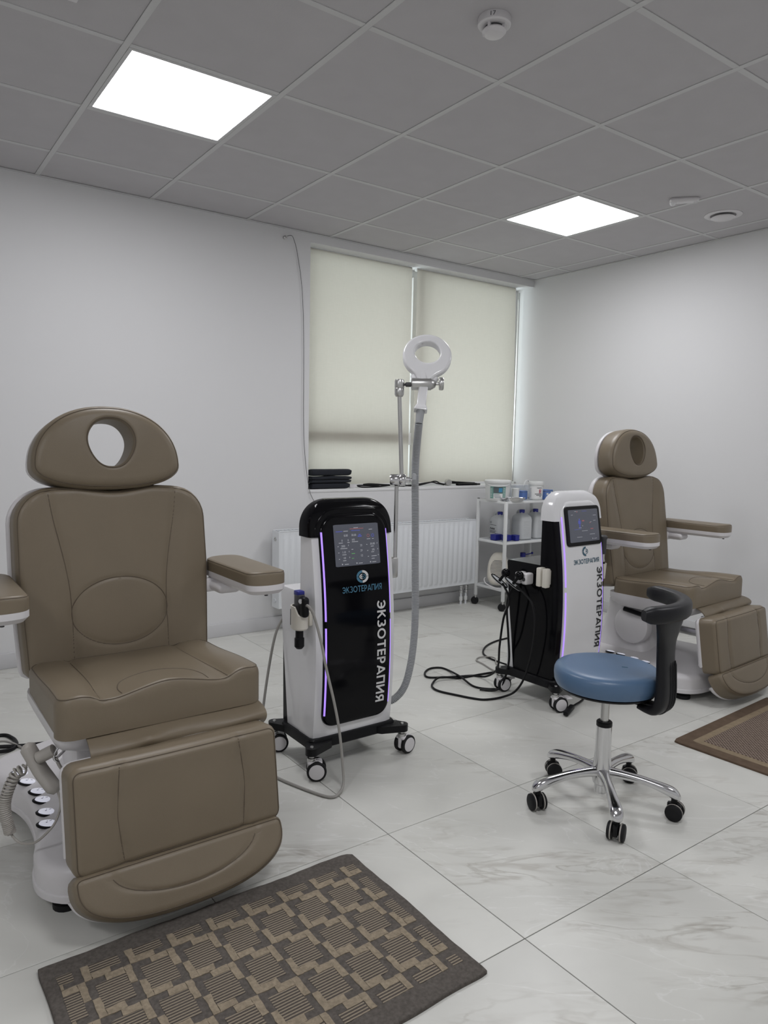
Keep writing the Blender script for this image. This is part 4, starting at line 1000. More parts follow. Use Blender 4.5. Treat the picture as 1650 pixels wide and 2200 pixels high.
MB().lathe([(0, 0.02), (0.012, 0.02), (0.016, 0.06), (0.016, 0.073), (0, 0.073)], n=20).obj('probe_tip', BLACK, t)
def cable(name, label, pts, r, mt, cat='cable', z0=True, n=8):
    o = MB().tube(cr(pts, n), r, 8).obj(name, mt); tag(o, label, cat); return o
F2 = 0.006
a0 = m2(-0.262, 0.165, 0.575); a1 = m2(-0.262, 0.075, 0.575)
cable('probe_cable', 'black cable from the farther probe, looping out over the floor tiles', [a0, (1.775, -1.80, 0.50), (1.765, -1.775, 0.40), (1.78, -1.74, 0.25), (1.85, -1.66, 0.10), (1.88, -1.55, 0.02), (1.86, -1.47, F2), (1.792, -1.441, F2), (1.685, -1.396, F2), (1.63, -1.355, F2), (1.664, -1.292, F2), (1.735, -1.249, F2), (1.794, -1.267, F2), (1.804, -1.328, F2), (1.764, -1.472, F2 + 0.011), (1.742, -1.603, F2), (1.79, -1.68, F2), (1.87, -1.70, F2), (1.98, -1.66, 0.06)], 0.0055, BLACK)
cable('probe_cable', 'black cable from the nearer probe, wide low loop in front of the wheel', [a1, (1.80, -1.93, 0.50), (1.80, -1.95, 0.35), (1.80, -1.91, 0.16), (1.80, -1.85, 0.05), (1.75, -1.81, 0.012), (1.658, -1.779, F2), (1.614, -1.728, F2), (1.575, -1.646, F2), (1.542, -1.566, F2), (1.545, -1.508, F2), (1.583, -1.455, F2), (1.66, -1.425, F2 + 0.012), (1.768, -1.46, F2), (1.90, -1.475, F2), (2.0, -1.50, 0.01), (2.06, -1.60, 0.04)], 0.0055, BLACK)
cable('power_cable', 'black cable curling on the floor behind the white machine', [(2.10, -1.62, 0.05), (2.16, -1.44, F2), (2.16, -1.297, F2), (2.198, -1.192, F2), (2.313, -1.093, F2), (2.456, -1.037, F2), (2.62, -1.02, F2), (2.9, -1.0, F2)], 0.0055, BLACK)
cable('thin_cable', 'thin grey cable coiled on the floor behind the white machine', [(2.08, -1.64, 0.03), (2.03, -1.53, F2), (2.02, -1.46, F2), (2.05, -1.348, F2), (2.068, -1.271, F2), (2.132, -1.24, F2), (2.17, -1.315, F2 + 0.009), (2.10, -1.42, F2), (2.11, -1.58, 0.02)], 0.004, CABG)
cable('probe_connector_cable', 'short black cable hanging down the rear of the white machine', [m2(-0.20, 0.12, 0.585), m2(-0.225, 0.15, 0.52), m2(-0.228, 0.16, 0.44), m2(-0.21, 0.16, 0.30), m2(-0.20, 0.16, 0.15), m2(-0.23, 0.19, 0.02), m2(-0.30, 0.26, 0.008)], 0.0055, BLACK)
t = thing('power_adapter', 'black power adapter lead lying by the front wheel of the white machine', 'power adapter', (1.895, -2.115, 0))
MB().box(-0.075, 0.02, -0.012, 0.012, 0.012, 0.034, 0.005, 2, Matrix.Rotation(R_(20), 4, 'Z') @ Matrix.Rotation(R_(-6), 4, 'Y')).obj('adapter_body', BLACK, t)
MB().tube(cr([(0.018, 0.006, 0.022), (0.06, 0.022, 0.02), (0.13, 0.05, 0.012), (0.2, 0.09, 0.006), (0.28, 0.2, 0.006)], 6), 0.005, 8).obj('adapter_lead', BLACK, t)
cable('floor_cable', 'thick black cable loop on the floor behind the left chair', [(-0.75, -1.02, F2), (-0.52, -0.985, F2), (-0.38, -0.981, F2), (-0.344, -1.033, F2), (-0.337, -1.104, F2), (-0.363, -1.158, F2), (-0.43, -1.175, F2 + 0.012), (-0.42, -1.10, F2), (-0.30, -1.15, F2), (-0.10, -1.2, F2), (0.02, -1.3, 0.02)], 0.008, BLACK)
cable('floor_cable', 'thin brown-grey cable crossing the thick black loop on the floor', [(-0.72, -1.12, F2 + 0.002), (-0.50, -1.09, F2 + 0.002), (-0.39, -1.09, F2 + 0.016), (-0.33, -1.15, F2), (-0.33, -1.22, F2), (-0.38, -1.30, F2)], 0.0045, CABG)
cable('chair_cable', 'black cable on the floor behind the right chair footrest', [(3.05, -1.62, F2), (3.2, -1.72, F2), (3.42, -1.85, F2), (3.6, -2.1, F2), (3.70, -2.35, F2)], 0.008, BLACK)
t = thing('hand_control', 'grey hand control hanging on the far side of the right chair', 'remote control', (3.145, -2.13, 0.33))
MB().box(-0.012, 0.012, -0.02, 0.02, -0.07, 0.06, 0.008, 3).obj('handset', GPLAST, t)
MB().tube(cr([(0, 0, 0.058), (-0.005, 0.0, 0.09), (-0.012, 0, 0.10)], 4), 0.004, 8).obj('wire_hook', CHROME, t)
MB().tube(cr([(0, 0, -0.068), (0.0, -0.01, -0.13), (-0.02, 0.0, -0.20), (-0.08, 0.04, -0.255)], 6), 0.004, 8).obj('cord', GPLAST, t)

# ================================================================== STOOL
SX, SY = 1.285, -2.756
t = thing('rolling_stool', 'blue round-seat rolling stool with black wraparound backrest and chrome base', 'stool', (SX, SY, 0))
MB().lathe([(0, 0.428), (0.150, 0.428), (0.172, 0.436), (0.179, 0.450), (0.181, 0.470), (0.180, 0.486), (0.176, 0.496), (0.168, 0.502), (0.155, 0.5055), (0.14, 0.507), (0.09, 0.5075), (0.03, 0.5065), (0, 0.506)], n=64).obj('seat', BLUEV, t)
MB().lathe([(0, 0.410), (0.12, 0.412), (0.163, 0.424), (0.168, 0.431), (0, 0.431)], n=48).obj('seat_plate', BLACK, t)
mk = MB(); mk.box(-0.010, 0.010, -0.002, 0.002, 0.506, 0.5085, 0.0008, 1, Matrix.Translation((0.03, -0.05, 0)) @ Matrix.Rotation(R_(-60), 4, 'Z')); mk.obj('seat_nick', TEALD, t)
MB().lathe([(0, 0.26), (0.0145, 0.26), (0.0145, 0.40), (0.022, 0.405), (0.022, 0.414), (0, 0.414)], n=20).obj('gas_lift', STEEL, t)
MB().lathe([(0.016, 0.286), (0.026, 0.286), (0.0275, 0.289), (0.0275, 0.302), (0.025, 0.305), (0.016, 0.305), (0.016, 0.286)], n=24).obj('column_collar', BLACK, t)
MB().lathe([(0, 0.045), (0.022, 0.045), (0.024, 0.05), (0.024, 0.075), (0.030, 0.08), (0.034, 0.10), (0.033, 0.13), (0.030, 0.16), (0.0275, 0.20), (0.0268, 0.29), (0.02, 0.292), (0, 0.292)], n=28).obj('column', CHROME, t)
for k in range(5):
    a = R_(13 + 72 * k); lp = []
    st_ = [(0.012, 0.122, 0.022, 0.018), (0.04, 0.122, 0.019, 0.016), (0.08, 0.120, 0.016, 0.014), (0.13, 0.116, 0.016, 0.013), (0.175, 0.108, 0.018, 0.014), (0.215, 0.098, 0.021, 0.017), (0.24, 0.089, 0.021, 0.018), (0.256, 0.081, 0.017, 0.013), (0.263, 0.077, 0.006, 0.005)]
    st_ = cr([(p[0], p[1], 0) for p in st_], 3), cr([(p[2], p[3], 0) for p in st_], 3)
    for p, q in zip(*st_):
        lp.append([(p.x, sup(q.x, q.y, 2 * math.pi * j / 16, 2.6)[0], p.y + sup(q.x, q.y, 2 * math.pi * j / 16, 2.6)[1]) for j in range(16)])
    L = MB().loft(lp).xf(Matrix.Rotation(a, 4, 'Z')).obj('leg', CHROME, t)
    yaw = (35, 55, 160, 115, 20)[k]
    c = MB().lathe([(0, 0.05), (0.010, 0.05), (0.010, 0.082), (0, 0.082)], n=12).obj('caster', BLACK, t)
    c.location = (0.242 * math.cos(a), 0.242 * math.sin(a), 0); c.rotation_euler = (0, 0, R_(yaw))
    hb = MB(); hb.box(-0.009, 0.009, -0.024, 0.022, 0.018, 0.058, 0.006); hb.obj('caster_hood', BLACK, c)
    for s in (-1, 1):
        MB().lathe([(0, -0.008), (0.025, -0.008), (0.0285, -0.005), (0.0285, 0.006), (0.024, 0.009), (0.012, 0.010), (0, 0.010)], (s * 0.019, -0.004, 0.0285), (s, 0, 0), 24).obj('wheel', RUBBER, c)
        MB().lathe([(0.026, -0.0052), (0.0292, -0.0052), (0.0292, -0.0012), (0.026, -0.0012), (0.026, -0.0052)], (s * 0.019, -0.004, 0.0292), (s, 0, 0), 24).obj('tread', GPLAST, c)
ba = R_(-80); bu = V(math.cos(ba), math.sin(ba), 0); bs = V(-math.sin(ba), math.cos(ba), 0)
MB().box(0.02, 0.185, -0.024, 0.024, 0.402, 0.416, 0.003, 2, Matrix.Rotation(ba, 4, 'Z')).obj('back_bar', BLACK, t)
MB().tube([V(0.02, 0.03, 0.405), V(0.14, -0.06, 0.398), V(0.15, -0.065, 0.398)], 0.005, 8).obj('height_lever', BLACK, t)
prof = [(0.130, 0.402, 0.036, 0.011), (0.160, 0.398, 0.042, 0.014), (0.186, 0.402, 0.050, 0.018), (0.203, 0.422, 0.054, 0.020), (0.208, 0.46, 0.054, 0.020), (0.206, 0.52, 0.051, 0.019), (0.203, 0.58, 0.051, 0.018), (0.203, 0.63, 0.056, 0.018), (0.207, 0.665, 0.072, 0.018), (0.211, 0.700, 0.092, 0.017), (0.212, 0.722, 0.102, 0.013)]
pp = cr([(p[0], p[1], 0) for p in prof], 4); pq = cr([(p[2], p[3], 0) for p in prof], 4); rings = []
for i, (p, q) in enumerate(zip(pp, pq)):
    d = (pp[min(i + 1, len(pp) - 1)] - pp[max(i - 1, 0)]).normalized(); nx = V(d.y, -d.x, 0)
    ring = []
    for j in range(24):
        x, y = sup(q.x, q.y, 2 * math.pi * j / 24, 3)
        ring.append(bu * (p.x + nx.x * y) + V(0, 0, p.y + nx.y * y) + bs * x)
    rings.append(ring)
upr = MB().loft(rings).obj('back_upright', SOFTB, t)
for s in (-0.002, 0.017, 0.036):
    pts = []
    for i, (p, q) in list(enumerate(zip(pp, pq)))[6:24]:
        d = (pp[i + 1] - pp[i - 1]).normalized(); nx = V(d.y, -d.x, 0)
        pts.append(bu * (p.x + nx.x * q.y * 0.97) + V(0, 0, p.y + nx.y * q.y * 0.97) + bs * s)
    MB().tube(pts, [0.001] + [0.0045] * (len(pts) - 2) + [0.001], 8).obj('upright_rib', SOFTB, upr)
arcp = []; ca = R_(-62)
for k in range(29):
    th = -0.98 + 2.10 * k / 28; a = ca + th; rr = 0.236
    arcp.append(V(rr * math.cos(a), rr * math.sin(a), 0.740))
rings = []
for i, p in enumerate(arcp):
    d = (arcp[min(i + 1, 28)] - arcp[max(i - 1, 0)]).normalized(); out = V(d.y, -d.x, 0); f = min(i, 28 - i)
    e = 0.55 + 0.45 * ss(-0.5, 1.6, f)
    rings.append([p + out * sup(0.026 * e, 0.030 * e, 2 * math.pi * j / 20, 3.2)[0] + V(0, 0, sup(0.026 * e, 0.028 * e, 2 * math.pi * j / 20, 3.2)[1]) for j in range(20)])
MB().loft(rings).obj('back_pad', SOFTB, t)

# ================================================================== RUGS
t = thing('patterned_rug', 'grey and beige rug with interlocking squares in front of the left chair', 'rug', (-0.0735, -2.834, 0), 0)
RW, RH = 0.4425, 0.304
ol = resample(rrect(-RW, RW, -RH, RH, 0.012), 120)
ol = [(p[0] + 0.0022 * math.sin(17 * p[1] + 31 * p[0]), p[1] + 0.0022 * math.sin(23 * p[0])) for p in ol]
pad(ol, 0.011, 0.005, XY, lambda u, v: 0.0008 * math.sin(90 * u) * math.sin(80 * v), n=160, rings=20).obj('rug_body', RUGG, t)
def clip(x0, x1, y0, y1, mx=0.412, my=0.246):
    x0, x1, y0, y1 = max(x0, -mx), min(x1, mx), max(y0, -my), min(y1, my)
    return (x0, x1, y0, y1) if x1 - x0 > 0.006 and y1 - y0 > 0.006 else None
def rag(x0, x1, y0, y1):
    """slightly ragged edge of a pile patch"""
    o = []
    for a, b in (((x0, y0), (x1, y0)), ((x1, y0), (x1, y1)), ((x1, y1), (x0, y1)), ((x0, y1), (x0, y0))):
        L = math.hypot(b[0] - a[0], b[1] - a[1]); m_ = max(1, int(L / 0.012))
        for k in range(m_):
            o.append((a[0] + (b[0] - a[0]) * k / m_ + random.uniform(-1, 1) * 0.0014, a[1] + (b[1] - a[1]) * k / m_ + random.uniform(-1, 1) * 0.0014))
    return o
def patch(name, mt, rects, z0, z1):
    mb = MB()
    for r in rects:
        c = clip(*r)
        if not c: continue
        o = rag(*c); i_ = [(p[0] * 1, p[1] * 1) for p in o]
        mb.loft([[(p[0], p[1], z0) for p in o], [(p[0], p[1], z1) for p in i_]], False, True)
    if mb.v: mb.obj(name, mt, t, smooth=False)
# cells fill the field; beige corners at the far right and near left of each striped square
for i in range(-5, 5):
    for j in range(-2, 3):
        cx0 = i * 0.1035 + 0.1055; cy0 = j * 0.129
        if abs(cx0) > RW + 0.03 or abs(cy0) > RH: continue
        qx, qy, ox, oy = 0.0345, 0.043, 0.0515, 0.0645
        patch('striped_square', RUGST, [(cx0 - qx, cx0 + qx, cy0 - qy, cy0 + qy)], 0.009, 0.0118)
        patch('beige_corner', RUGBE, [(cx0 - ox, cx0 - qx, cy0 - oy, cy0 - 0.002), (cx0 - qx, cx0 + 0.008, cy0 - oy, cy0 - qy)], 0.009, 0.0128)
        patch('beige_corner', RUGBE, [(cx0 + qx, cx0 + ox, cy0 + 0.002, cy0 + oy), (cx0 - 0.008, cx0 + qx, cy0 + qy, cy0 + oy)], 0.009, 0.0128)
t = thing('woven_mat', 'brown bordered woven mat in front of the right chair', 'mat', (2.47, -2.86, 0), 3.0)
def mo(m_): return rrect(-0.46 + m_, 0.46 - m_, -0.30 + m_, 0.30 - m_, max(0.022 - m_, 0.002))
pad(mo(0), 0.009, 0.004, XY, None, n=100, rings=3).obj('mat_border', MATBR, t)
pad(mo(0.058), 0.0105, 0.002, XY, None, n=100, rings=3).obj('mat_inner_band', MATTAN, t)
pad(mo(0.092), 0.0118, 0.002, XY, None, n=100, rings=3).obj('mat_weave', MATWV, t)

# ================================================================== RADIATOR
RX0, RX1, RZ0, RZ1 = 1.365, 3.09, 0.165, 0.672
t = thing('radiator', 'long white panel radiator under the window', 'radiator', ((RX0 + RX1) / 2, -0.08, 0))
hw = (RX1 - RX0) / 2
prof = []; nr = 34; pitch = (2 * hw - 0.05) / nr
mb = MB(); rows = []
for z, dep in ((RZ0, 0), (RZ0 + 0.030, 0), (RZ0 + 0.040, 1), (RZ1 - 0.052, 1), (RZ1 - 0.042, 0), (RZ1, 0)):
    row = [(-hw, -0.058, z)]
    for k in range(nr):
        x = -hw + 0.025 + pitch * k
        for q, d in ((0.12, 0), (0.26, 1), (0.74, 1), (0.88, 0)): row.append((x + pitch * q, -0.058 - 0.007 * d * dep, z))
    row.append((hw, -0.058, z)); rows.append(row)
mb.loft(rows, False, False, closed=False)
mb.box(-hw, hw, -0.0575, -0.045, RZ0, RZ1, 0.002, 1); mb.obj('front_panel', RADW, t)
MB().box(-hw, hw, 0.02, 0.032, RZ0 + 0.01, RZ1 - 0.01, 0.002, 1).obj('rear_panel', RADW, t)
for s in (-1, 1):
    sc_ = MB(); sc_.box(s * hw - 0.003 if s < 0 else s * hw - 0.001, s * hw + 0.001 if s < 0 else s * hw + 0.003, -0.062, 0.034, RZ0, RZ1, 0.001, 1); sc_.obj('side_cover', RADW, t)
    for z in (RZ1 - 0.05, RZ0 + 0.05):
        MB().lathe([(0, -0.004), (0.013, -0.004), (0.013, 0.004), (0.008, 0.005), (0.008, 0.002), (0, 0.002)], (s * (hw + 0.004), -0.014, z), (s, 0, 0), 14).obj('plug', STEEL if z > 0.4 else RADW, t)
tg = MB(); tg.box(-hw, hw, -0.06, -0.05, RZ1 - 0.002, RZ1 + 0.006, 0.002, 1); tg.box(-hw, hw, 0.022, 0.032, RZ1 - 0.002, RZ1 + 0.006, 0.002, 1); tg.obj('top_edge', RADW, t)
for k in range(58):
    x = -hw + 0.02 + (2 * hw - 0.04) * k / 57
    MB().box(x - 0.002, x + 0.002, -0.05, 0.022, RZ1 - 0.004, RZ1 + 0.004).obj('top_grille_bar', RADW, t, smooth=False)
for x in (hw - 0.095, hw - 0.045):
    p = MB(); p.tube([(x, -0.014, 0.0), (x, -0.014, RZ0 + 0.005)], 0.009, 10); p.obj('pipe', RADW, t)
    MB().lathe([(0, 0.09), (0.016, 0.09), (0.016, 0.112), (0.013, 0.115), (0.013, 0.132), (0.016, 0.135), (0.016, 0.15), (0, 0.15)], (x, -0.014, 0), n=8).obj('pipe_valve', CHROME, t)
    MB().lathe([(0, 0.03), (0.014, 0.03), (0.014, 0.06), (0, 0.06)], (x, -0.014, 0), n=12).obj('pipe_nut', TUBW, t)
for x in (-hw + 0.25, hw - 0.25):
    MB().box(x - 0.02, x + 0.02, 0.03, 0.066, RZ0 + 0.05, RZ1 - 0.05).obj('wall_bracket', RADW, t)

# ================================================================== WIRE, SILL THINGS
t = thing('hanging_wire', 'thin black wire hanging down the wall left of the window', 'wire', (1.463, 0, 2.563))
MB().lathe([(0, 0), (0.012, 0), (0.012, 0.012), (0.005, 0.018), (0.005, 0.03), (0, 0.03)], (0, 0, 0), (0, -1, 0), 14).obj('wall_fixing', STEEL, t)
W0 = Vector((1.463, 0, 2.563))
MB().tube(cr([Vector(p) - W0 for p in ((1.463, -0.028, 2.566), (1.503, -0.022, 2.578), (1.530, -0.012, 2.545), (1.548, -0.01, 2.489), (1.58, -0.01, 2.32), (1.597, -0.01, 2.13), (1.605, -0.01, 1.838), (1.608, -0.01, 1.409), (1.622, -0.01, 1.16), (1.657, -0.01, 0.939), (1.702, -0.01, 0.842), (1.76, -0.01, 0.74), (1.79, -0.02, 0.70))], 8), 0.0016, 6).obj('wire', DARKG, t)

def folded(name, label, x0, x1, y0, y1, z0, z1, folds, amp):
    """folded cloth: a flat spiral of cloth seen from its folded edge"""
    tt = thing(name, label, 'folded cloth', ((x0 + x1) / 2, (y0 + y1) / 2, z0), 0, 'folded dark cloths on the window sill')
    hx, hy, hh = (x1 - x0) / 2, (y1 - y0) / 2, z1 - z0; lay = hh / folds
    for k in range(folds):
        rings = []
        for i in range(25):
            x = -hx + 2 * hx * i / 24; e = 1 - ss(0.9, 1.0, abs(x) / hx) * 0.25
            ring = []
            for j in range(24):
                y, z = sup(hy * (0.97 + 0.03 * math.sin(k * 2.1)), lay * 0.5 * e, 2 * math.pi * j / 24, 4)
                ring.append((x + 0.004 * math.sin(3 * z / lay + k), y, lay * (k + 0.5) + z + amp * math.sin(4.5 * x / hx + 1.3 * k) * (k / max(folds - 1, 1)) * 0.6 + amp * 0.0))
            rings.append(ring)
        MB().loft(rings).obj('cloth_layer', NAVY, tt)
    return tt
folded('folded_cloth', 'dark navy folded cloth, bottom of the stack on the window sill', 1.69, 1.995, 0.002, 0.085, WZ0 + 0.001, WZ0 + 0.040, 1, 0.0)
folded('folded_cloth', 'dark navy folded cloth, middle of the stack on the window sill', 1.685, 2.005, 0.0, 0.085, WZ0 + 0.041, WZ0 + 0.088, 2, 0.004)
folded('folded_cloth', 'dark navy folded cloth, top of the stack on the window sill', 1.69, 2.008, 0.002, 0.084, WZ0 + 0.091, WZ0 + 0.137, 1, 0.006)
zs = WZ0 + 0.006
cable('sill_cable', 'black cable bundle lying in loops on the window sill', [(2.30, 0.07, zs), (2.18, 0.075, zs + 0.008), (2.09, 0.05, zs + 0.01), (2.12, 0.025, zs), (2.25, 0.03, zs), (2.40, 0.04, zs + 0.008), (2.50, 0.03, zs), (2.30, 0.02, zs + 0.012), (2.14, 0.035, zs + 0.016), (2.2, 0.06, zs + 0.02), (2.34, 0.05, zs + 0.012), (2.5, 0.045, zs + 0.006), (2.58, 0.04, zs), (2.66, 0.04, zs + 0.004), (2.76, 0.05, zs + 0.02), (2.82, 0.05, zs + 0.03), (2.88, 0.06, zs + 0.012), (2.95, 0.07, zs)], 0.005, BLACK)
cable('sill_cable', 'second black cable stretched along the window sill behind the hose', [(2.52, 0.06, zs), (2.62, 0.055, zs + 0.006), (2.70, 0.06, zs + 0.014), (2.80, 0.065, zs + 0.022), (2.86, 0.07, zs + 0.01), (2.93, 0.075, zs)], 0.005, BLACK)
t = thing('blind_end_piece', 'small white plastic fitting next to the folded cloths on the sill', 'fitting', (2.04, 0.045, WZ0))
MB().box(-0.02, 0.03, -0.006, 0.006, 0.0, 0.022, 0.003).obj('fitting_body', WPLAST, t)
MB().tube([(0.03, 0, 0.011), (0.05, 0, 0.011)], 0.005, 8).obj('fitting_pin', WPLAST, t)
t = thing('metal_probe', 'long black wand with round metal end lying on the window sill', 'wand', (2.945, 0.04, WZ0))
MB().lathe([(0, -0.006), (0.022, -0.006), (0.025, 0.0), (0.025, 0.03), (0.018, 0.036), (0, 0.036)], (-0.01, -0.02, 0.026), (0.35, 0.9, 0), 24).obj('wand_head', STEEL, t)
MB().tube(cr([(0.0, 0.012, 0.026), (0.03, 0.02, 0.026), (0.10, 0.022, 0.022), (0.30, 0.02, 0.012)], 5), [0.010] + [0.011] * 9 + [0.009] * 6, 12).obj('wand_shaft', BLACK, t)
t = thing('cable_pouch', 'flat black pouch lying on the sill beside the metal wand', 'pouch', (3.13, 0.02, WZ0))
MB().box(-0.11, 0.10, -0.016, 0.02, 0.0, 0.018, 0.006, 2).obj('pouch_body', BLACK, t)
MB().box(0.10, 0.135, -0.01, 0.01, 0.002, 0.014, 0.004).obj('pouch_tab', BLACK, t)

# ================================================================== SHELF CART
CX0, CX1, CY0, CY1 = 3.10, 3.70, -0.45, -0.15
t = thing('shelf_cart', 'white metal three-shelf cart in the far corner', 'cart', ((CX0 + CX1) / 2, (CY0 + CY1) / 2, 0))
hx, hy = 0.30, 0.15; Z1, Z2, Z3 = 0.835, 0.525, 0.165
for sx_ in (-1, 1):
    for sy_ in (-1, 1):
        MB().box(sx_ * hx - 0.011, sx_ * hx + 0.011, sy_ * hy - 0.011, sy_ * hy + 0.011, 0.075, Z1 + 0.006, 0.003).obj('post', CARTW, t)
        MB().lathe([(0, 0), (0.011, 0), (0.009, 0.004), (0, 0.005)], (sx_ * hx, sy_ * hy, Z1 + 0.006), n=12).obj('post_cap', BLACK, t)
        o = MB().lathe([(0, 0.05), (0.008, 0.05), (0.008, 0.078), (0, 0.078)], n=10).obj('caster', STEEL, t); o.location = (sx_ * hx, sy_ * hy, 0)
        MB().lathe([(0, -0.014), (0.024, -0.014), (0.030, -0.008), (0.030, 0.008), (0.024, 0.014), (0, 0.014)], (0, 0.008, 0.030), (0.8, 0.6, 0), 22).obj('caster_wheel', RUBBER, o)
for z in (Z1, Z2, Z3):
    s_ = MB(); s_.box(-hx + 0.011, hx - 0.011, -hy + 0.004, hy - 0.004, z - 0.004, z, 0.001, 1); s_.obj('shelf', SHELFG, t)
    for sy_ in (-1, 1): MB().box(-hx + 0.011, hx - 0.011, sy_ * hy - 0.006, sy_ * hy + 0.006, z - 0.016, z + 0.003, 0.003).obj('shelf_rail', CARTW, t)
    for sx_ in (-1, 1): MB().box(sx_ * hx - 0.006, sx_ * hx + 0.006, -hy + 0.011, hy - 0.011, z - 0.016, z + 0.003, 0.003).obj('shelf_rail', CARTW, t)
MB().tube(cr([(hx - 0.12, hy, Z1), (hx - 0.10, hy, Z1 + 0.10), (hx - 0.06, hy, Z1 + 0.14), (hx - 0.02, hy, Z1 + 0.10), (hx - 0.005, hy, Z1)], 6), 0.006, 8).obj('push_handle', CARTW, t)

def tub(name, label, x, y, z, r, h, lid, cat='tub', mt=TUBW):
    tt = thing(name, label, cat, (x, y, z))
    MB().lathe([(0, 0), (r * 0.90, 0), (r * 0.92, 0.004), (r * 0.985, h - lid), (0, h - lid)], n=36).obj('tub_body', mt, tt)
    MB().lathe([(0, h - lid), (r * 1.03, h - lid), (r * 1.05, h - lid + 0.004), (r * 1.05, h - 0.006), (r * 1.0, h), (r * 0.9, h - 0.002), (0, h - 0.002)], n=36).obj('lid', mt, tt)
    def lm(u, v, w):      # wrap a label around the wall; u in metres around, v height
        a = math.atan2(-4.29 - y, -0.80 - x) + u / r; rr = r * (0.92 + 0.065 * v / h) + 0.0015 + w
        return V(rr * math.cos(a), rr * math.sin(a), v)
    return tt, lm
def wrap(mb, lm, u0, u1, v0, v1, w=0.0, n=8):
    P = [lm(u0 + (u1 - u0) * i / n, v, w) for v in (v0, v1) for i in range(n + 1)]
    return mb.add(P, [(i, i + 1, n + 2 + i, n + 1 + i) for i in range(n)])
tb, lm = tub('plastic_bucket', 'white plastic bucket with a green picture label on the cart', 3.155, -0.300, Z1 + 0.003, 0.098, 0.155, 0.024, 'bucket')
wrap(MB(), lm, -0.062, 0.066, 0.018, 0.108).obj('label', LABG, tb)
wrap(MB(), lm, -0.033, 0.040, 0.060, 0.106, 0.001).obj('label_photo', LABD, tb)
wrap(MB(), lm, 0.008, 0.036, 0.066, 0.098, 0.002).obj('label_photo_glove', LABB, tb)
wrap(MB(), lm, -0.033, 0.040, 0.016, 0.055, 0.001).obj('label_panel', LABW, tb)
ink = MB()
for k, (a, b2_) in enumerate(((-0.028, 0.016), (-0.028, 0.024), (-0.022, 0.030))): wrap(ink, lm, a, b2_, 0.046 - 0.011 * k, 0.049 - 0.011 * k, 0.002)
ink.obj('label_writing', TEALD, tb)
tg2 = MB()
for k in range(6):
    for a in (-0.058, 0.044): wrap(tg2, lm, a, a + 0.016, 0.092 - 0.012 * k, 0.095 - 0.012 * k, 0.002)
tg2.obj('label_side_writing', LABW, tb)
MB().tube([lm(-0.10 + 0.2 * i / 16, 0.128 - 0.018 * math.sin(math.pi * i / 16), 0.006) for i in range(17)], 0.0025, 6).obj('bucket_handle', TUBW, tb)
tub('tall_jar', 'plain white square-shouldered jar behind the bucket on the cart', 3.325, -0.21, Z1 + 0.003, 0.045, 0.125, 0.018, 'jar')
tub('small_jar', 'small plain white jar behind the steel dish on the cart', 3.335, -0.315, Z1 + 0.003, 0.029, 0.088, 0.010, 'jar')
tb, lm = tub('labelled_jar', 'white jar with a red rectangle on its label on the cart', 3.50, -0.375, Z1 + 0.003, 0.056, 0.142, 0.028, 'jar')
wrap(MB(), lm, -0.052, 0.060, 0.010, 0.100).obj('label', LABW, tb)
wrap(MB(), lm, 0.026, 0.044, 0.052, 0.082, 0.001).obj('red_mark', LABR, tb)
ink = MB()
for u0, u1, v in ((-0.008, 0.052, 0.044), (0.004, 0.052, 0.034), (0.03, 0.045, 0.024), (0.008, 0.05, 0.092)): wrap(ink, lm, u0, u1, v, v + 0.004, 0.001)
for k in range(7): wrap(ink, lm, -0.052, -0.038, 0.020 + 0.011 * k, 0.022 + 0.011 * k, 0.001)
ink.obj('label_writing', INK, tb)
mk = MB(); wrap(mk, lm, 0.032, 0.038, 0.056, 0.064, 0.002); wrap(mk, lm, 0.032, 0.038, 0.069, 0.077, 0.002); mk.obj('red_mark_symbol', LABW, tb)
t = thing('kidney_dish', 'shiny steel kidney dish on the near corner of the cart', 'dish', (3.188, -0.425, Z1 + 0.003), -36)
ko = []
for k in range(48):
    a = 2 * math.pi * k / 48; x, y = 0.098 * math.cos(a), 0.036 * math.sin(a); y += 0.000 - 0.022 * math.cos(math.pi * x / 0.2); ko.append((x, y))
kin = lambda f: [(p[0] * f, -0.015 + (p[1] + 0.015) * f) for p in ko]
MB().loft([[(p[0], p[1], 0.0) for p in kin(0.78)], [(p[0], p[1], 0.010) for p in kin(0.88)], [(p[0], p[1], 0.026) for p in kin(1.0)], [(p[0], p[1], 0.028) for p in kin(1.04)], [(p[0], p[1], 0.025) for p in kin(0.985)], [(p[0], p[1], 0.010) for p in kin(0.86)], [(p[0], p[1], 0.003) for p in kin(0.75)]]).obj('dish', CHROME, t)
def carton(name, label, x, y, z, w, d, h, rz, cat='box', mt=BOXB):
    tt = thing(name, label, cat, (x, y, z), rz)
    MB().box(-w / 2, w / 2, -d / 2, d / 2, 0, h, 0.002, 1).obj('carton', mt, tt)
    MB().box(-w / 2 - 0.0006, w / 2 + 0.0006, -d / 2 - 0.0006, d / 2 + 0.0006, h * 0.86, h * 0.90, 0).obj('lid_edge', LABD if mt is BOXB else BLUE, tt)
    return tt
carton('glove_box', 'small light blue carton between the steel dish and the labelled jar', 3.415, -0.29, Z1 + 0.003, 0.065, 0.09, 0.066, 10)
g_ = carton('glove_box', 'light blue printed carton right of the labelled jar on the cart', 3.615, -0.345, Z1 + 0.003, 0.10, 0.12, 0.074, 6)
pm = MB(); pm.box(-0.035, -0.01, -0.0608, -0.060, 0.035, 0.05); pm.box(0.02, 0.04, -0.0608, -0.060, 0.04, 0.06); pm.box(-0.02, 0.0, -0.0608, -0.060, 0.012, 0.026); pm.obj('carton_print', LABW, g_)
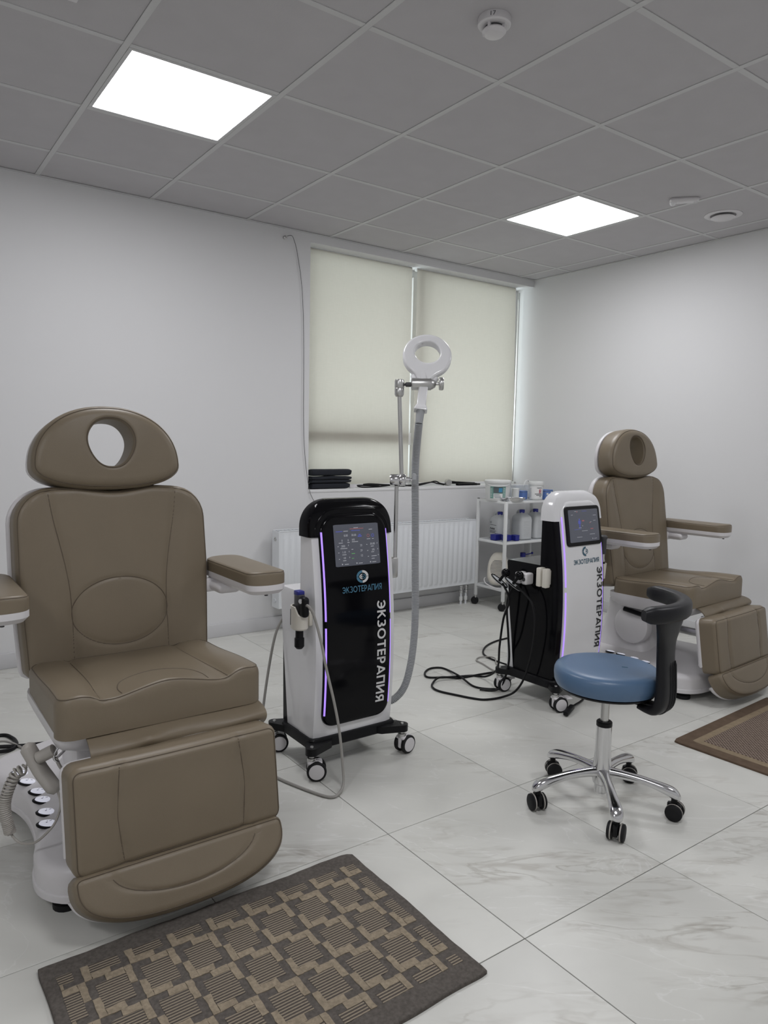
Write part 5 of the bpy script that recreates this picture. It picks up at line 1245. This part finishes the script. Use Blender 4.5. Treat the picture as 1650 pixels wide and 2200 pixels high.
t = thing('clear_box', 'low transparent plastic box at the back of the cart', 'box', (3.54, -0.205, Z1 + 0.003))
c = MB(); W_, D_, Hh, th = 0.13, 0.04, 0.10, 0.002
for a in ((-W_, W_, -D_, -D_ + th, 0, Hh), (-W_, W_, D_ - th, D_, 0, Hh), (-W_, -W_ + th, -D_ + th, D_ - th, 0, Hh), (W_ - th, W_, -D_ + th, D_ - th, 0, Hh), (-W_, W_, -D_, D_, 0, th)): c.box(*a)
c.obj('box_walls', CLEARP, t)
MB().box(-W_ - 0.003, W_ + 0.003, -D_ - 0.003, D_ + 0.003, Hh, Hh + 0.006, 0.002).obj('box_lid', CLEARP, t)
# canisters on the middle shelf
def canister(label, x, y, z, rz, writing=False, hgt=0.22):
    tt = thing('canister', label, 'canister', (x, y, z), rz, 'milky canisters with blue caps')
    rg = []
    for zz, hx_, hy_, cx_o in ((0, 0.055, 0.062, 0), (0.006, 0.060, 0.067, 0), (hgt * 0.70, 0.060, 0.067, 0), (hgt * 0.80, 0.056, 0.060, 0), (hgt * 0.89, 0.036, 0.036, 0.010), (hgt * 0.93, 0.019, 0.019, 0.022), (hgt * 0.95, 0.018, 0.018, 0.024)):
        rg.append([(p[0], p[1] - cx_o * 0.0, zz) for p in resample(rrect(-hx_ , hx_, -hy_, hy_, min(hx_, hy_) * 0.42), 44)])
    MB().loft(rg).obj('canister_body', MILK, tt)
    MB().lathe([(0, hgt * 0.93), (0.021, hgt * 0.93), (0.021, hgt + 0.008), (0.018, hgt + 0.010), (0, hgt + 0.010)], n=24).obj('cap', BLUE, tt)
    MB().tube(cr([(0.0, 0.055, hgt * 0.79), (0.0, 0.058, hgt * 0.92), (0.0, 0.035, hgt * 0.99), (0.0, 0.012, hgt * 0.93)], 6), 0.009, 8).obj('handle', MILK, tt)
    for k in range(11):
        MB().box(-0.030, 0.030, -0.0685, -0.066, 0.03 + 0.011 * k, 0.0335 + 0.011 * k, 0.001, 1).obj('level_rib', MILK, tt)
    if writing:
        wb_ = MB(); wm = plane((-0.0612, 0, 0), (0, -1, 0), (0, 0, 1), (-1, 0, 0))
        text_on(wb_, '10', wm, -0.045, -0.028, 0.118, 0.135, 0)
        text_on(wb_, '\u0410\u043a\u0432\u0430', wm, -0.045, 0.012, 0.070, 0.088, 0, bold=0.03)
        for v, u1 in ((0.105, 0.03), (0.060, 0.03), (0.052, 0.02), (0.044, 0.028)): flat(wb_, [(-0.045, v), (u1, v), (u1, v + 0.003), (-0.045, v + 0.003)], wm, 0)
        wb_.obj('canister_writing', INK, tt)
    return tt
ZS2 = Z2 + 0.003
canister('milky canister with black lettering on its side, leftmost on the middle shelf', 3.255, -0.235, ZS2, -4, True, 0.20)
canister('milky canister with blue cap, second from the left on the middle shelf', 3.395, -0.335, ZS2, -8)
canister('milky canister with blue cap, nearest the white machine on the middle shelf', 3.555, -0.33, ZS2, -4)
for k, (x, y, rz, lab) in enumerate(((3.16, -0.295, 8, 'small dark blue box at the rear left of the middle shelf'), (3.205, -0.365, 4, 'small dark blue box beside the front post on the middle shelf'), (3.268, -0.395, -4, 'small dark blue box right of the front post on the middle shelf'))):
    tt = thing('small_box', lab, 'box', (x, y, ZS2), rz, 'small dark blue boxes on the cart')
    MB().box(-0.04 + 0.01 * k, 0.04 - 0.01 * k, -0.025, 0.025, 0, 0.042, 0.002, 1).obj('carton', BLUE, tt)
    MB().box(-0.041 + 0.01 * k, 0.041 - 0.01 * k, -0.026, 0.026, 0.036, 0.0435, 0.002, 1).obj('carton_lid', BLUE, tt)
# bottom shelf: fan heater and bottle with blue pump
ZS3 = Z3 + 0.003
t = thing('fan_heater', 'white portable fan heater on the bottom shelf of the cart', 'heater', (3.165, -0.325, ZS3), -52)
ho = [sup(0.098, 0.0, 0, 2)]
ho = [(0.085 * math.copysign(abs(math.cos(a)) ** 0.75, math.cos(a)) * (1.12 - 0.30 * (0.5 + 0.5 * math.sin(a))), 0.130 + 0.130 * math.copysign(abs(math.sin(a)) ** 0.85, math.sin(a))) for a in [2 * math.pi * k / 60 for k in range(60)]]
hm = plane((0, 0.045, 0.0), (1, 0, 0), (0, 0.12, 0.99), (0, -0.99, 0.12))
pad(ho, 0.095, 0.03, hm, lambda u, v: 0.012 * (1 - (u / 0.1) ** 2), n=80, rings=10, back=0.03).obj('heater_body', CREAM, t)
for k in range(13):
    v = 0.068 + 0.0105 * k; hwid = 0.056 * math.sqrt(max(0.06, 1 - ((v - 0.13) / 0.075) ** 2))
    pts = [hm(-hwid + 2 * hwid * i / 8, v, 0.1062 - 0.0 + 0.012 * (1 - ((-hwid + 2 * hwid * i / 8) / 0.1) ** 2) - 0.012) for i in range(9)]
    MB().tube(pts, 0.0024, 6).obj('grille_slot', DARKG, t)
MB().tube([hm(0.022 * math.cos(a), 0.222 + 0.012 * math.sin(a), 0.097) for a in [2 * math.pi * k / 24 for k in range(24)]], 0.004, 8, True).obj('grip_rim', CREAM, t)
pad([(0.019 * math.cos(a), 0.222 + 0.010 * math.sin(a)) for a in [2 * math.pi * k / 24 for k in range(24)]], 0.004, 0.001, lambda u, v, w: hm(u, v, w + 0.096), None, n=24, rings=3).obj('grip_recess', GPLAST, t)
MB().lathe([(0, 0), (0.013, 0), (0.012, 0.008), (0, 0.009)], hm(0.0, 0.036, 0.105), hm(0, 0, 1) - hm(0, 0, 0), 18).obj('control_dial', WPLAST, t)
MB().tube(cr([V(-0.06, 0.06, 0.05), V(-0.10, -0.02, 0.06), V(-0.08, -0.08, 0.03), V(0.0, -0.112, 0.005), V(0.05, -0.11, 0.004)], 6), 0.004, 8).obj('heater_cord', WPLAST, t)
t = thing('pump_bottle', 'clear bottle with blue spout cap on the bottom shelf', 'bottle', (3.53, -0.235, ZS3))
MB().lathe([(0, 0), (0.034, 0), (0.036, 0.004), (0.036, 0.16), (0.028, 0.18), (0.013, 0.192), (0, 0.192)], n=28).obj('bottle_body', CLEARP, t)
MB().lathe([(0, 0.19), (0.022, 0.19), (0.022, 0.222), (0.019, 0.225), (0, 0.225)], n=22).obj('cap', BLUE, t)
MB().tube(cr([(0.018, -0.012, 0.208), (0.04, -0.028, 0.214), (0.055, -0.04, 0.22)], 4), 0.004, 8).obj('strap', BLUE, t)
MB().sphere((0.06, -0.044, 0.222), 0.010, 12).obj('spout_stopper', BLUE, t)
t = thing('folded_bag', 'grey folded bag on the bottom shelf behind the white machine', 'bag', (3.50, -0.36, ZS3))
MB().box(-0.13, 0.13, -0.06, 0.06, 0, 0.05, 0.018, 3).obj('bag_body', DARKG, t)
MB().box(-0.10, 0.08, -0.05, 0.05, 0.048, 0.062, 0.006, 2).obj('bag_flap', DARKG, t)
